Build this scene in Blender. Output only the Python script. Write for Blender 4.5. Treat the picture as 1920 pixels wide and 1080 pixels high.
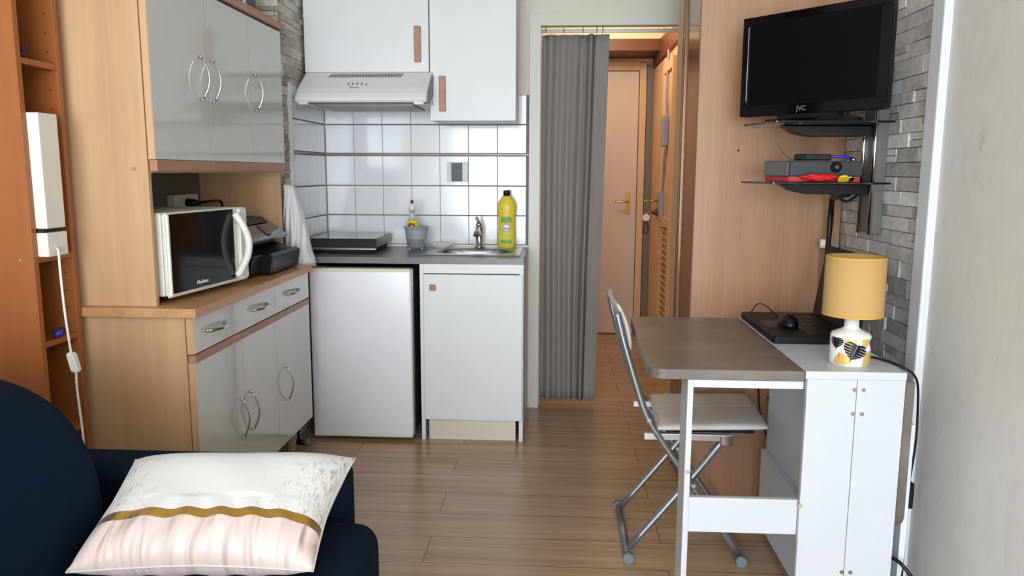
import bpy, bmesh, math, random
from mathutils import Vector, Matrix
random.seed(4)
for o in list(bpy.data.objects): bpy.data.objects.remove(o)
C = bpy.context.scene.collection
SC = bpy.context.scene
PI = math.pi

# ---------------- camera, world, light, exposure ----------------
cd = bpy.data.cameras.new('camera'); cam = bpy.data.objects.new('camera', cd); C.objects.link(cam)
cd.sensor_width = 36; cd.lens = 36*1450/1920; cd.clip_start = .02
cam.location = (0, 0, 1.25)
cam.rotation_euler = (Matrix.Rotation(math.radians(3.28),4,'Z') @ Matrix.Rotation(math.radians(90-8.55),4,'X') @ Matrix.Rotation(math.radians(.2),4,'Z')).to_euler()
SC.camera = cam
w = bpy.data.worlds.new('world'); SC.world = w; w.use_nodes = True
bgn = w.node_tree.nodes['Background']; bgn.inputs[0].default_value = (.80,.89,1,1); bgn.inputs[1].default_value = 1.3
def area(name, loc, rot, sx, sy, power, col):
    l = bpy.data.lights.new(name,'AREA'); l.shape='RECTANGLE'; l.size=sx; l.size_y=sy; l.energy=power; l.color=col
    o = bpy.data.objects.new(name,l); o.location=loc; o.rotation_euler=rot; C.objects.link(o); return o
# daylight that enters by the big window behind the camera
area('window_daylight', (-.25,-2.75,1.22), (math.radians(90),0,0), 2.45, 2.2, 178, (.87,.94,1))
def pointl(name, loc, power, col, r):
    l = bpy.data.lights.new(name,'POINT'); l.energy=power; l.color=col; l.shadow_soft_size=r
    o = bpy.data.objects.new(name,l); o.location=loc; C.objects.link(o)
pointl('hall_lamp_light', (.30,5.0,2.22), 13, (1,.84,.64), .06)
SC.view_settings.view_transform='Standard'; SC.view_settings.look='None'; SC.view_settings.gamma=1
SC.view_settings.use_curve_mapping=False; SC.view_settings.exposure=0.2

# ---------------- materials ----------------
def lin(r,g,b):
    f=lambda c:(c/255/12.92 if c/255<=.04045 else ((c/255+.055)/1.055)**2.4)
    return (f(r),f(g),f(b),1)
def nm(name):
    m=bpy.data.materials.new(name); m.use_nodes=True; n=m.node_tree.nodes; return m,n,m.node_tree.links,n['Principled BSDF']
def mat(name, rgb, rough=.5, metal=0, noise=0, nscale=8, bump=0, bscale=60, spec=.5, trans=0, alpha=1, coat=0, emis=0, sub=0):
    m,n,l,b=nm(name); col=lin(*rgb)
    b.inputs['Base Color'].default_value=col; b.inputs['Roughness'].default_value=rough; b.inputs['Metallic'].default_value=metal
    b.inputs['Specular IOR Level'].default_value=spec; b.inputs['Transmission Weight'].default_value=trans; b.inputs['Alpha'].default_value=alpha
    b.inputs['Coat Weight'].default_value=coat; b.inputs['Coat Roughness'].default_value=.05
    if emis: b.inputs['Emission Color'].default_value=col; b.inputs['Emission Strength'].default_value=emis
    tc=n.new('ShaderNodeTexCoord')
    t=n.new('ShaderNodeTexNoise'); t.inputs['Scale'].default_value=nscale; t.inputs['Detail'].default_value=5; l.new(tc.outputs['Object'],t.inputs['Vector'])
    mx=n.new('ShaderNodeMix'); mx.data_type='RGBA'; mx.blend_type='MIX'
    k=max(noise,.03)
    mx.inputs[6].default_value=[c*(1-k) for c in col[:3]]+[1]; mx.inputs[7].default_value=[min(1,c*(1+k)) for c in col[:3]]+[1]
    l.new(t.outputs[0],mx.inputs[0]); l.new(mx.outputs[2],b.inputs['Base Color'])
    if bump:
        t2=n.new('ShaderNodeTexNoise'); t2.inputs['Scale'].default_value=bscale; t2.inputs['Detail'].default_value=4; l.new(tc.outputs['Object'],t2.inputs['Vector'])
        bp=n.new('ShaderNodeBump'); bp.inputs['Strength'].default_value=bump; bp.inputs['Distance'].default_value=.003
        l.new(t2.outputs[0],bp.inputs['Height']); l.new(bp.outputs[0],b.inputs['Normal'])
    return m
def ramp(n, stops):
    r=n.new('ShaderNodeValToRGB'); e=r.color_ramp.elements
    while len(e)<len(stops): e.new(.5)
    for q,(p,c) in zip(e,stops): q.position=p; q.color=c
    return r
def wood(name, c1, c2, rough=.4, stretch=(1,1,.06), scale=14, coat=0, fine=.25):
    """grain long along the axis whose stretch is small"""
    m,n,l,b=nm(name); tc=n.new('ShaderNodeNewGeometry')
    mp=n.new('ShaderNodeMapping'); mp.inputs['Scale'].default_value=stretch; l.new(tc.outputs['Position'],mp.inputs['Vector'])
    t=n.new('ShaderNodeTexNoise'); t.inputs['Scale'].default_value=scale; t.inputs['Detail'].default_value=3; t.inputs['Distortion'].default_value=.6; l.new(mp.outputs[0],t.inputs['Vector'])
    t2=n.new('ShaderNodeTexNoise'); t2.inputs['Scale'].default_value=scale*9; t2.inputs['Detail'].default_value=4; l.new(mp.outputs[0],t2.inputs['Vector'])
    mth=n.new('ShaderNodeMath'); mth.operation='MULTIPLY_ADD'; mth.inputs[1].default_value=fine; l.new(t2.outputs[0],mth.inputs[0])
    s=n.new('ShaderNodeMath'); s.operation='MULTIPLY'; s.inputs[1].default_value=1-fine; l.new(t.outputs[0],s.inputs[0]); l.new(s.outputs[0],mth.inputs[2])
    r=ramp(n,[(.3,lin(*c1)),(.7,lin(*c2))]); l.new(mth.outputs[0],r.inputs[0]); l.new(r.outputs[0],b.inputs['Base Color'])
    b.inputs['Roughness'].default_value=rough; b.inputs['Coat Weight'].default_value=coat; b.inputs['Coat Roughness'].default_value=.12
    bp=n.new('ShaderNodeBump'); bp.inputs['Strength'].default_value=.06; bp.inputs['Distance'].default_value=.002; l.new(t2.outputs[0],bp.inputs['Height']); l.new(bp.outputs[0],b.inputs['Normal'])
    return m

M={}
M['cream_wall']=mat('cream_wall_paint',(220,216,206),.7,bump=.15,bscale=90)
M['white_paint']=mat('white_ceiling_paint',(235,233,228),.8)
M['frame_paint']=mat('cream_gloss_paint',(214,212,203),.4)
M['hall_paint']=mat('hall_wall_paint',(232,214,185),.6)
M['white_trim']=mat('white_gloss_trim',(214,217,222),.3)
M['white_lam']=mat('white_laminate',(226,228,230),.38,noise=.02)
M['white_lam2']=mat('white_desk_laminate',(198,203,210),.35)
M['blue_lam']=mat('bluish_white_laminate',(214,222,236),.4)
M['fridge']=mat('white_enamel',(240,240,248),.3,bump=.03,bscale=200)
M['cream_edge']=mat('cream_plastic',(222,220,196),.4)
M['grey_lacq']=mat('grey_beige_lacquer',(198,198,191),.12,noise=.03,coat=.6)
M['pink_wood']=wood('pinkish_brown_wood',(158,112,90),(180,134,112),.45,(1,.06,1),20)
M['beech']=wood('beech_veneer',(184,144,106),(208,171,131),.4,(1,1,.05),9)
M['beech_y']=wood('beech_veneer_long',(176,128,88),(205,158,112),.35,(1,.05,1),12)
M['orange_wood']=wood('orange_stained_pine',(142,80,36),(164,98,50),.42,(1,1,.05),9)
M['ward']=wood('wardrobe_veneer',(156,116,86),(182,140,108),.4,(1,1,.03),16,fine=.4)
M['brown_gloss']=mat('bronze_brown_lacquer',(132,96,66),.22,metal=.35,coat=.3)
M['hallwood']=wood('honey_door_wood',(208,166,122),(226,188,146),.45,(1,1,.05),9)
M['hallwood_d']=wood('red_brown_wood',(92,50,28),(112,62,36),.5,(.06,1,1),9)
M['hall_door']=mat('pale_door_paint',(214,194,180),.5)
M['grey_panel']=mat('grey_painted_panel',(120,110,100),.6)
M['chrome']=mat('chrome',(205,205,208),.12,metal=1)
M['satin']=mat('satin_steel',(186,186,188),.28,metal=1,bump=.02,bscale=200)
M['grey_tube']=mat('silver_painted_tube',(150,155,160),.3,metal=.75)
M['greycap']=mat('blue_grey_rubber',(112,124,134),.6)
M['brass']=mat('polished_brass',(214,168,80),.16,metal=1)
M['black']=mat('black_plastic',(13,13,14),.35,spec=.35)
M['black_gloss']=mat('black_glass',(6,6,8),.08,spec=.3)
M['screen']=mat('matt_black_screen',(5,5,6),.35,spec=.15)
M['laptop']=mat('laptop_black',(20,20,21),.5,spec=.25)
M['dgrey']=mat('dark_grey_plastic',(50,52,55),.4,spec=.35)
M['mgrey']=mat('mid_grey_plastic',(104,102,98),.4)
M['glassy_grey']=mat('grey_glossy_panel',(78,84,92),.1,coat=.5)
M['off_white']=mat('ivory_plastic',(230,229,218),.35)
M['white_pl']=mat('white_plastic',(232,232,230),.4)
M['leather']=mat('cream_leatherette',(206,198,192),.42,bump=.15,bscale=220)
M['yellow']=mat('yellow_plastic',(232,208,58),.35)
M['soap']=mat('yellow_liquid',(226,205,30),.15,coat=.3)
M['clear']=mat('clear_plastic',(225,228,230),.15,trans=.5)
M['red']=mat('red_fabric',(205,28,30),.7,bump=.4,bscale=60)
M['redp']=mat('red_plastic',(190,30,28),.4)
M['darkred']=mat('dark_maroon_label',(92,28,40),.5)
M['green']=mat('green_label',(116,170,72),.5,noise=.25,nscale=40)
M['labely']=mat('yellow_green_label',(212,206,86),.5,noise=.25,nscale=60)
M['pinkl']=mat('pink_print',(214,130,150),.5)
M['blue']=mat('blue_plastic',(40,48,170),.4)
M['purple']=mat('dark_purple',(60,30,70),.6)
M['basket']=mat('grey_blue_plastic',(152,160,168),.45)
M['lampy']=mat('mustard_fabric_shade',(190,154,94),.75,bump=.3,bscale=400)
M['ceram']=mat('white_ceramic',(240,238,234),.25)
M['gold']=mat('gold_print',(226,184,104),.4,metal=.3)
M['tile']=mat('white_glazed_tile',(228,231,236),.12,coat=.15,bump=.08,bscale=14)
M['grout']=mat('dark_grout',(120,118,120),.8)
M['strip']=mat('brown_tile_strip',(128,112,106),.25,noise=.5,nscale=14)
M['bag']=mat('white_plastic_bag',(226,227,232),.35,bump=.6,bscale=30)
M['sofa']=mat('navy_velvet',(11,26,44),.9,spec=.1,noise=.12,nscale=60,bump=.25,bscale=420)
M['conduit']=mat('grey_conduit',(150,150,160),.5)
M['counter']=mat('grey_laminate_worktop',(120,118,118),.3,noise=.22,nscale=20)
M['tag_yellow']=mat('yellow_tag',(225,196,40),.4)
M['hobtop']=mat('hob_black_glass',(34,33,34),.07,coat=.4)
M['hobside']=mat('hob_dark_metal',(66,62,60),.3,metal=.4)
M['glass']=mat('smoked_glass',(40,44,46),.03,trans=.7,spec=.6)
M['dark']=mat('dark_cavity',(40,36,33),.8)
M['niche']=mat('grey_back_panel',(118,112,102),.6)
M['toe']=mat('cream_plinth',(220,212,194),.45)

def concrete():
    m,n,l,b=nm('grey_concrete_laminate'); tc=n.new('ShaderNodeNewGeometry')
    t=n.new('ShaderNodeTexNoise'); t.inputs['Scale'].default_value=5; t.inputs['Detail'].default_value=8; t.inputs['Roughness'].default_value=.65; l.new(tc.outputs['Position'],t.inputs['Vector'])
    r=ramp(n,[(.3,lin(84,78,72)),(.52,lin(108,99,92)),(.75,lin(130,121,114))]); l.new(t.outputs[0],r.inputs[0]); l.new(r.outputs[0],b.inputs['Base Color'])
    b.inputs['Roughness'].default_value=.33
    return m
M['concrete']=concrete()
def beige_paper():
    m,n,l,b=nm('speckled_beige_wallpaper'); tc=n.new('ShaderNodeNewGeometry')
    mp=n.new('ShaderNodeMapping'); mp.inputs['Scale'].default_value=(1,1,.45); l.new(tc.outputs['Position'],mp.inputs['Vector'])
    t=n.new('ShaderNodeTexNoise'); t.inputs['Scale'].default_value=26; t.inputs['Detail'].default_value=6; t.inputs['Roughness'].default_value=.6; l.new(mp.outputs[0],t.inputs['Vector'])
    r=ramp(n,[(.24,lin(196,194,188)),(.36,lin(214,213,209)),(.6,lin(219,218,214)),(.75,lin(209,208,202))]); l.new(t.outputs[0],r.inputs[0]); l.new(r.outputs[0],b.inputs['Base Color'])
    b.inputs['Roughness'].default_value=.75
    bp=n.new('ShaderNodeBump'); bp.inputs['Strength'].default_value=.25; bp.inputs['Distance'].default_value=.003; l.new(t.outputs[0],bp.inputs['Height']); l.new(bp.outputs[0],b.inputs['Normal'])
    return m
M['beige']=beige_paper()
def stone(name, cs):
    m,n,l,b=nm(name); g=n.new('ShaderNodeNewGeometry')
    t=n.new('ShaderNodeTexNoise'); t.inputs['Scale'].default_value=22; t.inputs['Detail'].default_value=8; t.inputs['Roughness'].default_value=.7; t.inputs['Distortion'].default_value=.7; l.new(g.outputs['Position'],t.inputs['Vector'])
    a=n.new('ShaderNodeMath'); a.operation='MULTIPLY_ADD'; a.inputs[1].default_value=.38; l.new(g.outputs['Random Per Island'],a.inputs[0])
    s=n.new('ShaderNodeMath'); s.operation='MULTIPLY'; s.inputs[1].default_value=.7; l.new(t.outputs[0],s.inputs[0]); l.new(s.outputs[0],a.inputs[2])
    r=ramp(n,[(.2,lin(*cs[0])),(.5,lin(*cs[1])),(.85,lin(*cs[2]))]); l.new(a.outputs[0],r.inputs[0]); l.new(r.outputs[0],b.inputs['Base Color'])
    b.inputs['Roughness'].default_value=.7
    bp=n.new('ShaderNodeBump'); bp.inputs['Strength'].default_value=.5; bp.inputs['Distance'].default_value=.004; l.new(t.outputs[0],bp.inputs['Height']); l.new(bp.outputs[0],b.inputs['Normal'])
    return m
M['stone_r']=stone('grey_stacked_stone',[(120,117,115),(196,193,191),(244,243,242)])
M['stone_l']=stone('brownish_grey_stacked_stone',[(112,106,97),(182,175,164),(228,223,214)])
M['mortar']=mat('dark_stone_joint',(62,60,59),.9)
def floor_mat():
    m,n,l,b=nm('oak_laminate_planks'); g=n.new('ShaderNodeNewGeometry')
    mp=n.new('ShaderNodeMapping'); mp.inputs['Location'].default_value=(.42,.06,0); l.new(g.outputs['Position'],mp.inputs['Vector'])
    br=n.new('ShaderNodeTexBrick'); br.offset=.37; br.offset_frequency=2; br.inputs['Scale'].default_value=1
    br.inputs['Brick Width'].default_value=1.25; br.inputs['Row Height'].default_value=.183; br.inputs['Mortar Size'].default_value=.0014; br.inputs['Mortar Smooth'].default_value=.3
    br.inputs['Color1'].default_value=(0.3,0.3,0.3,1); br.inputs['Color2'].default_value=(.7,.7,.7,1); br.inputs['Mortar'].default_value=(0,0,0,1)
    l.new(mp.outputs[0],br.inputs['Vector'])
    m2=n.new('ShaderNodeMapping'); m2.inputs['Scale'].default_value=(.35,9,1); l.new(g.outputs['Position'],m2.inputs['Vector'])
    ad=n.new('ShaderNodeVectorMath'); ad.operation='MULTIPLY_ADD'; ad.inputs[1].default_value=(3,3,3); l.new(br.outputs['Color'],ad.inputs[0]); l.new(m2.outputs[0],ad.inputs[2])
    t=n.new('ShaderNodeTexNoise'); t.inputs['Scale'].default_value=3.2; t.inputs['Detail'].default_value=6; t.inputs['Roughness'].default_value=.62; t.inputs['Distortion'].default_value=.35; l.new(ad.outputs[0],t.inputs['Vector'])
    r=ramp(n,[(.25,lin(146,118,90)),(.5,lin(176,146,116)),(.78,lin(196,167,137))]); l.new(t.outputs[0],r.inputs[0])
    sp=n.new('ShaderNodeMapping'); l.new(g.outputs['Position'],sp.inputs['Vector']); sp.inputs['Location'].default_value=(0,.06,0)
    b3=n.new('ShaderNodeTexBrick'); b3.offset=.5; b3.inputs['Scale'].default_value=1; b3.inputs['Brick Width'].default_value=60; b3.inputs['Row Height'].default_value=.061; b3.inputs['Mortar Size'].default_value=.0009
    b3.inputs['Color1'].default_value=(1,1,1,1); b3.inputs['Color2'].default_value=(.95,.95,.95,1); b3.inputs['Mortar'].default_value=(.80,.78,.76,1); l.new(sp.outputs[0],b3.inputs['Vector'])
    ml=n.new('ShaderNodeMix'); ml.data_type='RGBA'; ml.blend_type='MULTIPLY'; ml.inputs[0].default_value=.35; l.new(r.outputs[0],ml.inputs[6]); l.new(b3.outputs['Color'],ml.inputs[7])
    mo=n.new('ShaderNodeMix'); mo.data_type='RGBA'; l.new(br.outputs['Fac'],mo.inputs[0]); l.new(ml.outputs[2],mo.inputs[6]); mo.inputs[7].default_value=lin(72,50,34)
    l.new(mo.outputs[2],b.inputs['Base Color']); b.inputs['Roughness'].default_value=.24; b.inputs['Specular IOR Level'].default_value=.5
    return m
M['floor']=floor_mat()
def curtain_mat():
    m,n,l,b=nm('grey_brown_curtain_cloth'); g=n.new('ShaderNodeTexCoord')
    mp=n.new('ShaderNodeMapping'); mp.inputs['Scale'].default_value=(40,40,1.2); l.new(g.outputs['Object'],mp.inputs['Vector'])
    t=n.new('ShaderNodeTexNoise'); t.inputs['Scale'].default_value=2; t.inputs['Detail'].default_value=5; l.new(mp.outputs[0],t.inputs['Vector'])
    r=ramp(n,[(.3,lin(138,131,127)),(.7,lin(148,141,137))]); l.new(t.outputs[0],r.inputs[0]); l.new(r.outputs[0],b.inputs['Base Color']); b.inputs['Roughness'].default_value=.9
    return m
M['curtain']=curtain_mat()
def cushion_mat():
    m,n,l,b=nm('cushion_white_gold_pink'); g=n.new('ShaderNodeTexCoord')
    sx=n.new('ShaderNodeSeparateXYZ'); l.new(g.outputs['Object'],sx.inputs[0])
    def mth(op,a,bv=None,c=None):
        q=n.new('ShaderNodeMath'); q.operation=op
        for i,v in enumerate((a,bv,c)):
            if v is None: continue
            if hasattr(v,'is_output'): l.new(v,q.inputs[i])
            else: q.inputs[i].default_value=v
        return q.outputs[0]
    y=sx.outputs[1]; x=sx.outputs[0]
    # foil flecks mostly towards both sides
    t=n.new('ShaderNodeTexNoise'); t.inputs['Scale'].default_value=34; t.inputs['Detail'].default_value=9; t.inputs['Roughness'].default_value=.8; l.new(g.outputs['Object'],t.inputs['Vector'])
    side=mth('MULTIPLY',mth('ABSOLUTE',x),.95)
    fl=mth('ADD',t.outputs[0],side)
    rf=ramp(n,[(.64,(0,0,0,1)),(.80,(1,1,1,1))]); l.new(fl,rf.inputs[0])
    mp=n.new('ShaderNodeMapping'); mp.inputs['Rotation'].default_value=(0,0,.6); mp.inputs['Scale'].default_value=(260,30,1); l.new(g.outputs['Object'],mp.inputs['Vector'])
    wv=n.new('ShaderNodeTexNoise'); wv.inputs['Scale'].default_value=1.2; wv.inputs['Detail'].default_value=3; l.new(mp.outputs[0],wv.inputs['Vector'])
    fleck=mth('MULTIPLY',rf.outputs[0],mth('GREATER_THAN',wv.outputs[0],.5))
    up=n.new('ShaderNodeMix'); up.data_type='RGBA'; l.new(fleck,up.inputs[0]); up.inputs[6].default_value=lin(220,219,218); up.inputs[7].default_value=lin(168,154,138)
    isband=mth('MULTIPLY',mth('GREATER_THAN',y,-.081),mth('LESS_THAN',y,-.060))
    islow=mth('LESS_THAN',y,-.081)
    m1=n.new('ShaderNodeMix'); m1.data_type='RGBA'; l.new(islow,m1.inputs[0]); l.new(up.outputs[2],m1.inputs[6]); m1.inputs[7].default_value=lin(214,194,188)
    m2=n.new('ShaderNodeMix'); m2.data_type='RGBA'; l.new(isband,m2.inputs[0]); l.new(m1.outputs[2],m2.inputs[6]); m2.inputs[7].default_value=lin(206,164,72)
    l.new(m2.outputs[2],b.inputs['Base Color']); l.new(mth('MULTIPLY',isband,.9),b.inputs['Metallic'])
    l.new(mth('SUBTRACT',.62,mth('ADD',mth('MULTIPLY',isband,.36),mth('MULTIPLY',islow,.22))),b.inputs['Roughness'])
    b.inputs['Sheen Weight'].default_value=.2
    # wrinkles of the satin half
    mq=n.new('ShaderNodeMapping'); mq.inputs['Scale'].default_value=(30,7,1); l.new(g.outputs['Object'],mq.inputs['Vector'])
    t3=n.new('ShaderNodeTexNoise'); t3.inputs['Scale'].default_value=.75; t3.inputs['Detail'].default_value=1.5; t3.inputs['Distortion'].default_value=.7; l.new(mq.outputs[0],t3.inputs['Vector'])
    fine=n.new('ShaderNodeTexNoise'); fine.inputs['Scale'].default_value=180; l.new(g.outputs['Object'],fine.inputs['Vector'])
    h=mth('ADD',mth('MULTIPLY',mth('MULTIPLY',t3.outputs[0],islow),1.0),mth('MULTIPLY',fine.outputs[0],.02))
    bp=n.new('ShaderNodeBump'); bp.inputs['Strength'].default_value=1; bp.inputs['Distance'].default_value=.03; l.new(h,bp.inputs['Height']); l.new(bp.outputs[0],b.inputs['Normal'])
    return m
M['cushion']=cushion_mat()
def deco_mat():
    m,n,l,b=nm('mosaic_dark_glass'); g=n.new('ShaderNodeNewGeometry')
    v=n.new('ShaderNodeTexVoronoi'); v.inputs['Scale'].default_value=90; l.new(g.outputs['Position'],v.inputs['Vector'])
    r=ramp(n,[(0,lin(22,30,34)),(1,lin(60,72,78))]); l.new(v.outputs['Color'],r.inputs[0]); l.new(r.outputs[0],b.inputs['Base Color']); b.inputs['Roughness'].default_value=.4
    return m
M['deco']=deco_mat()
M['decof']=mat('silver_grey_mosaic',(186,188,190),.25,noise=.3,nscale=120)

# ---------------- mesh helpers ----------------
class MB:
    def __init__(s): s.bm=bmesh.new(); s.smooth=[]
    def _merge(s,b,smooth=False):
        me=bpy.data.meshes.new('t'); 
        if smooth:
            for f in b.faces: f.smooth=True
        b.to_mesh(me); b.free(); s.bm.from_mesh(me); bpy.data.meshes.remove(me)
    def box(s,x0,x1,y0,y1,z0,z1,bev=0,seg=2,rot=None,smooth=False):
        b=bmesh.new(); bmesh.ops.create_cube(b,size=1)
        c=Vector(((x0+x1)/2,(y0+y1)/2,(z0+z1)/2)); d=Vector((abs(x1-x0),abs(y1-y0),abs(z1-z0)))
        for v in b.verts: v.co=Vector((v.co.x*d.x,v.co.y*d.y,v.co.z*d.z))
        if bev:
            bmesh.ops.bevel(b,geom=b.edges[:],offset=min(bev,min(d)*.49),segments=seg,profile=.5,affect='EDGES')
        for v in b.verts:
            if rot: v.co=rot@v.co
            v.co+=c
        s._merge(b,smooth or seg>3); return s
    def cyl(s,p0,p1,r,r2=None,n=20,smooth=True):
        p0=Vector(p0);p1=Vector(p1); r2=r if r2 is None else r2
        b=bmesh.new(); bmesh.ops.create_cone(b,cap_ends=True,segments=n,radius1=r,radius2=r2,depth=(p1-p0).length)
        q=Vector((0,0,1)).rotation_difference(p1-p0).to_matrix()
        for v in b.verts: v.co=q@v.co+(p0+p1)/2
        for f in b.faces: f.smooth=smooth and len(f.verts)==4
        s._merge(b); return s
    def tube(s,pts,r,n=10,sub=6,closed=False):
        P=[Vector(p) for p in pts]
        if sub>1 and len(P)>2:
            Q=[]
            for i in range(len(P)-1):
                a=P[max(i-1,0)];b_=P[i];c=P[i+1];d=P[min(i+2,len(P)-1)]
                for k in range(sub):
                    t=k/sub; Q.append(.5*((2*b_)+(-a+c)*t+(2*a-5*b_+4*c-d)*t*t+(-a+3*b_-3*c+d)*t**3))
            Q.append(P[-1]); P=Q
        b=bmesh.new(); rings=[]; up=None
        for i,p in enumerate(P):
            t=(P[min(i+1,len(P)-1)]-P[max(i-1,0)]).normalized()
            if up is None: up=t.orthogonal().normalized()
            else: up=(up-t*up.dot(t)).normalized()
            sd=t.cross(up)
            rr=r[min(i,len(r)-1)] if isinstance(r,list) else r
            rings.append([b.verts.new(p+(up*math.cos(2*PI*k/n)+sd*math.sin(2*PI*k/n))*rr) for k in range(n)])
        for i in range(len(rings)-1):
            for k in range(n):
                f=b.faces.new((rings[i][k],rings[i][(k+1)%n],rings[i+1][(k+1)%n],rings[i+1][k])); f.smooth=True
        b.faces.new(rings[0][::-1]); b.faces.new(rings[-1]); s._merge(b); return s
    def lathe(s,prof,c,n=40,sy=1,sx=1,smooth=True,caps=True):
        b=bmesh.new(); R=[]
        for r,z in prof: R.append([b.verts.new((c[0]+sx*r*math.cos(2*PI*k/n),c[1]+sy*r*math.sin(2*PI*k/n),c[2]+z)) for k in range(n)])
        for i in range(len(R)-1):
            for k in range(n):
                f=b.faces.new((R[i][k],R[i][(k+1)%n],R[i+1][(k+1)%n],R[i+1][k])); f.smooth=smooth
        if caps: b.faces.new(R[0][::-1]); b.faces.new(R[-1])
        s._merge(b); return s
    def prism(s,poly,axis,a0,a1,bev=0,seg=2,smooth=False):
        """poly in the two other axes (in xyz order), extruded along axis from a0 to a1"""
        def P(u,v,a): return {'x':(a,u,v),'y':(u,a,v),'z':(u,v,a)}[axis]
        b=bmesh.new(); A=[b.verts.new(P(u,v,a0)) for u,v in poly]; B=[b.verts.new(P(u,v,a1)) for u,v in poly]
        n=len(poly); b.faces.new(A); b.faces.new(B[::-1])
        for i in range(n): 
            f=b.faces.new((A[i],B[i],B[(i+1)%n],A[(i+1)%n]))
            if smooth: f.smooth=True
        bmesh.ops.recalc_face_normals(b,faces=b.faces[:])
        if bev: bmesh.ops.bevel(b,geom=b.edges[:],offset=bev,segments=seg,profile=.5,affect='EDGES')
        s._merge(b); return s
    def loaf(s,poly,y0,y1,r,n=6):
        b=bmesh.new(); cx=sum(p[0] for p in poly)/len(poly); cz=sum(p[1] for p in poly)/len(poly); R=[]
        secs=[(y0+r*(1-math.sin(PI/2*k/n)),r*(1-math.cos(PI/2*k/n))) for k in range(n,-1,-1)]+[(y1-r*(1-math.sin(PI/2*k/n)),r*(1-math.cos(PI/2*k/n))) for k in range(n+1)]
        for y,i in secs:
            ring=[]
            for u,v in poly:
                d=math.hypot(u-cx,v-cz); k=1-i/d; ring.append(b.verts.new((cx+(u-cx)*k,y,cz+(v-cz)*k)))
            R.append(ring)
        m=len(poly)
        for i in range(len(R)-1):
            for k in range(m):
                f=b.faces.new((R[i][k],R[i][(k+1)%m],R[i+1][(k+1)%m],R[i+1][k])); f.smooth=True
        b.faces.new(R[0]); b.faces.new(R[-1][::-1]); bmesh.ops.recalc_face_normals(b,faces=b.faces[:]); s._merge(b); return s
    def wrapf(s,c,r,sy,poly,step=.004):
        b=bmesh.new(); b.faces.new([b.verts.new((u,0,v)) for u,v in poly])
        u0=min(p[0] for p in poly); u1=max(p[0] for p in poly); u=u0+step
        while u<u1-1e-4:
            bmesh.ops.bisect_plane(b,geom=b.verts[:]+b.edges[:]+b.faces[:],plane_co=(u,0,0),plane_no=(1,0,0)); u+=step
        for v in b.verts:
            a=v.co.x/r; v.co=Vector((c[0]+r*math.sin(a),c[1]-sy*r*math.cos(a),c[2]+v.co.z))
        for f in b.faces: f.smooth=True
        s._merge(b); return s
    def face(s,pts):
        b=bmesh.new(); b.faces.new([b.verts.new(p) for p in pts]); s._merge(b); return s
    def grid(s,fn,nu,nv,smooth=True,closed_u=False):
        b=bmesh.new(); V=[[b.verts.new(fn(i/nu,j/nv)) for j in range(nv+1)] for i in range(nu+1)]
        for i in range(nu):
            for j in range(nv):
                f=b.faces.new((V[i][j],V[i+1][j],V[i+1][j+1],V[i][j+1])); f.smooth=smooth
        bmesh.ops.remove_doubles(b,verts=b.verts[:],dist=1e-6); s._merge(b); return s
    def sphere(s,c,r,sx=1,sy=1,sz=1,n=20,rot=None):
        b=bmesh.new(); bmesh.ops.create_uvsphere(b,u_segments=n,v_segments=n//2,radius=r)
        for v in b.verts:
            v.co=Vector((v.co.x*sx,v.co.y*sy,v.co.z*sz))
            if rot: v.co=rot@v.co
            v.co+=Vector(c)
        s._merge(b,True); return s
    def build(s,name,m,parent=None,solid=0,world=None):
        if parent is None:
            if world is None:
                xs=[v.co.x for v in s.bm.verts]; ys=[v.co.y for v in s.bm.verts]; zs=[v.co.z for v in s.bm.verts]
                off=Vector(((min(xs)+max(xs))/2,(min(ys)+max(ys))/2,min(zs)))
            else: off=Vector(world)
        else: off=Vector(parent['_o'])
        for v in s.bm.verts: v.co-=off
        me=bpy.data.meshes.new(name); s.bm.to_mesh(me); s.bm.free(); me.materials.append(m)
        o=bpy.data.objects.new(name,me); C.objects.link(o)
        if parent is None: o.location=off
        else: o.parent=parent
        o['_o']=list(off)
        if solid:
            md=o.modifiers.new('thick','SOLIDIFY'); md.thickness=solid; md.offset=0
        return o
def tag(o,label=None,cat=None,group=None,kind=None):
    if label: o['label']=label
    if cat: o['category']=cat
    if group: o['group']=group
    if kind: o['kind']=kind
    return o
def thing(name,label,cat,loc,group=None):
    o=bpy.data.objects.new(name,None); C.objects.link(o); o.location=loc; o.empty_display_size=.05; o['_o']=list(loc)
    return tag(o,label,cat,group)
def B(*a,**k): return MB().box(*a,**k)
def S(o): o['kind']='structure'; return o
def text(name,body,size,origin,right,up,m,parent,depth=.0006,shear=0,bold=0):
    cu=bpy.data.curves.new(name,'FONT'); cu.body=body; cu.size=size; cu.extrude=depth; cu.align_x='CENTER'; cu.align_y='CENTER'; cu.shear=shear; cu.offset=bold
    to=bpy.data.objects.new(name,cu); C.objects.link(to); dg=bpy.context.evaluated_depsgraph_get(); me=bpy.data.meshes.new_from_object(to.evaluated_get(dg))
    bpy.data.objects.remove(to)
    R=Vector(right).normalized(); U=Vector(up).normalized(); N=R.cross(U); off=Vector(parent['_o'])
    for v in me.vertices: v.co=Vector(origin)+R*v.co.x+U*v.co.y+N*v.co.z-off
    me.materials.clear(); me.materials.append(m); me.name=name
    o=bpy.data.objects.new(name,me); C.objects.link(o); o.parent=parent; o['_o']=list(off); return o

# ---------------- setting ----------------
S(B(-1.75,1.2,-2.9,6.15,-.06,0).build('floor',M['floor'],world=(0,0,0)))
S(B(-1.75,1.2,-2.9,4.03,2.5,2.56).build('ceiling',M['white_paint']))
wl=S(B(-1.70,-1.56,-2.9,3.40,0,2.5).build('wall_left',M['cream_wall']))
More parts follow.
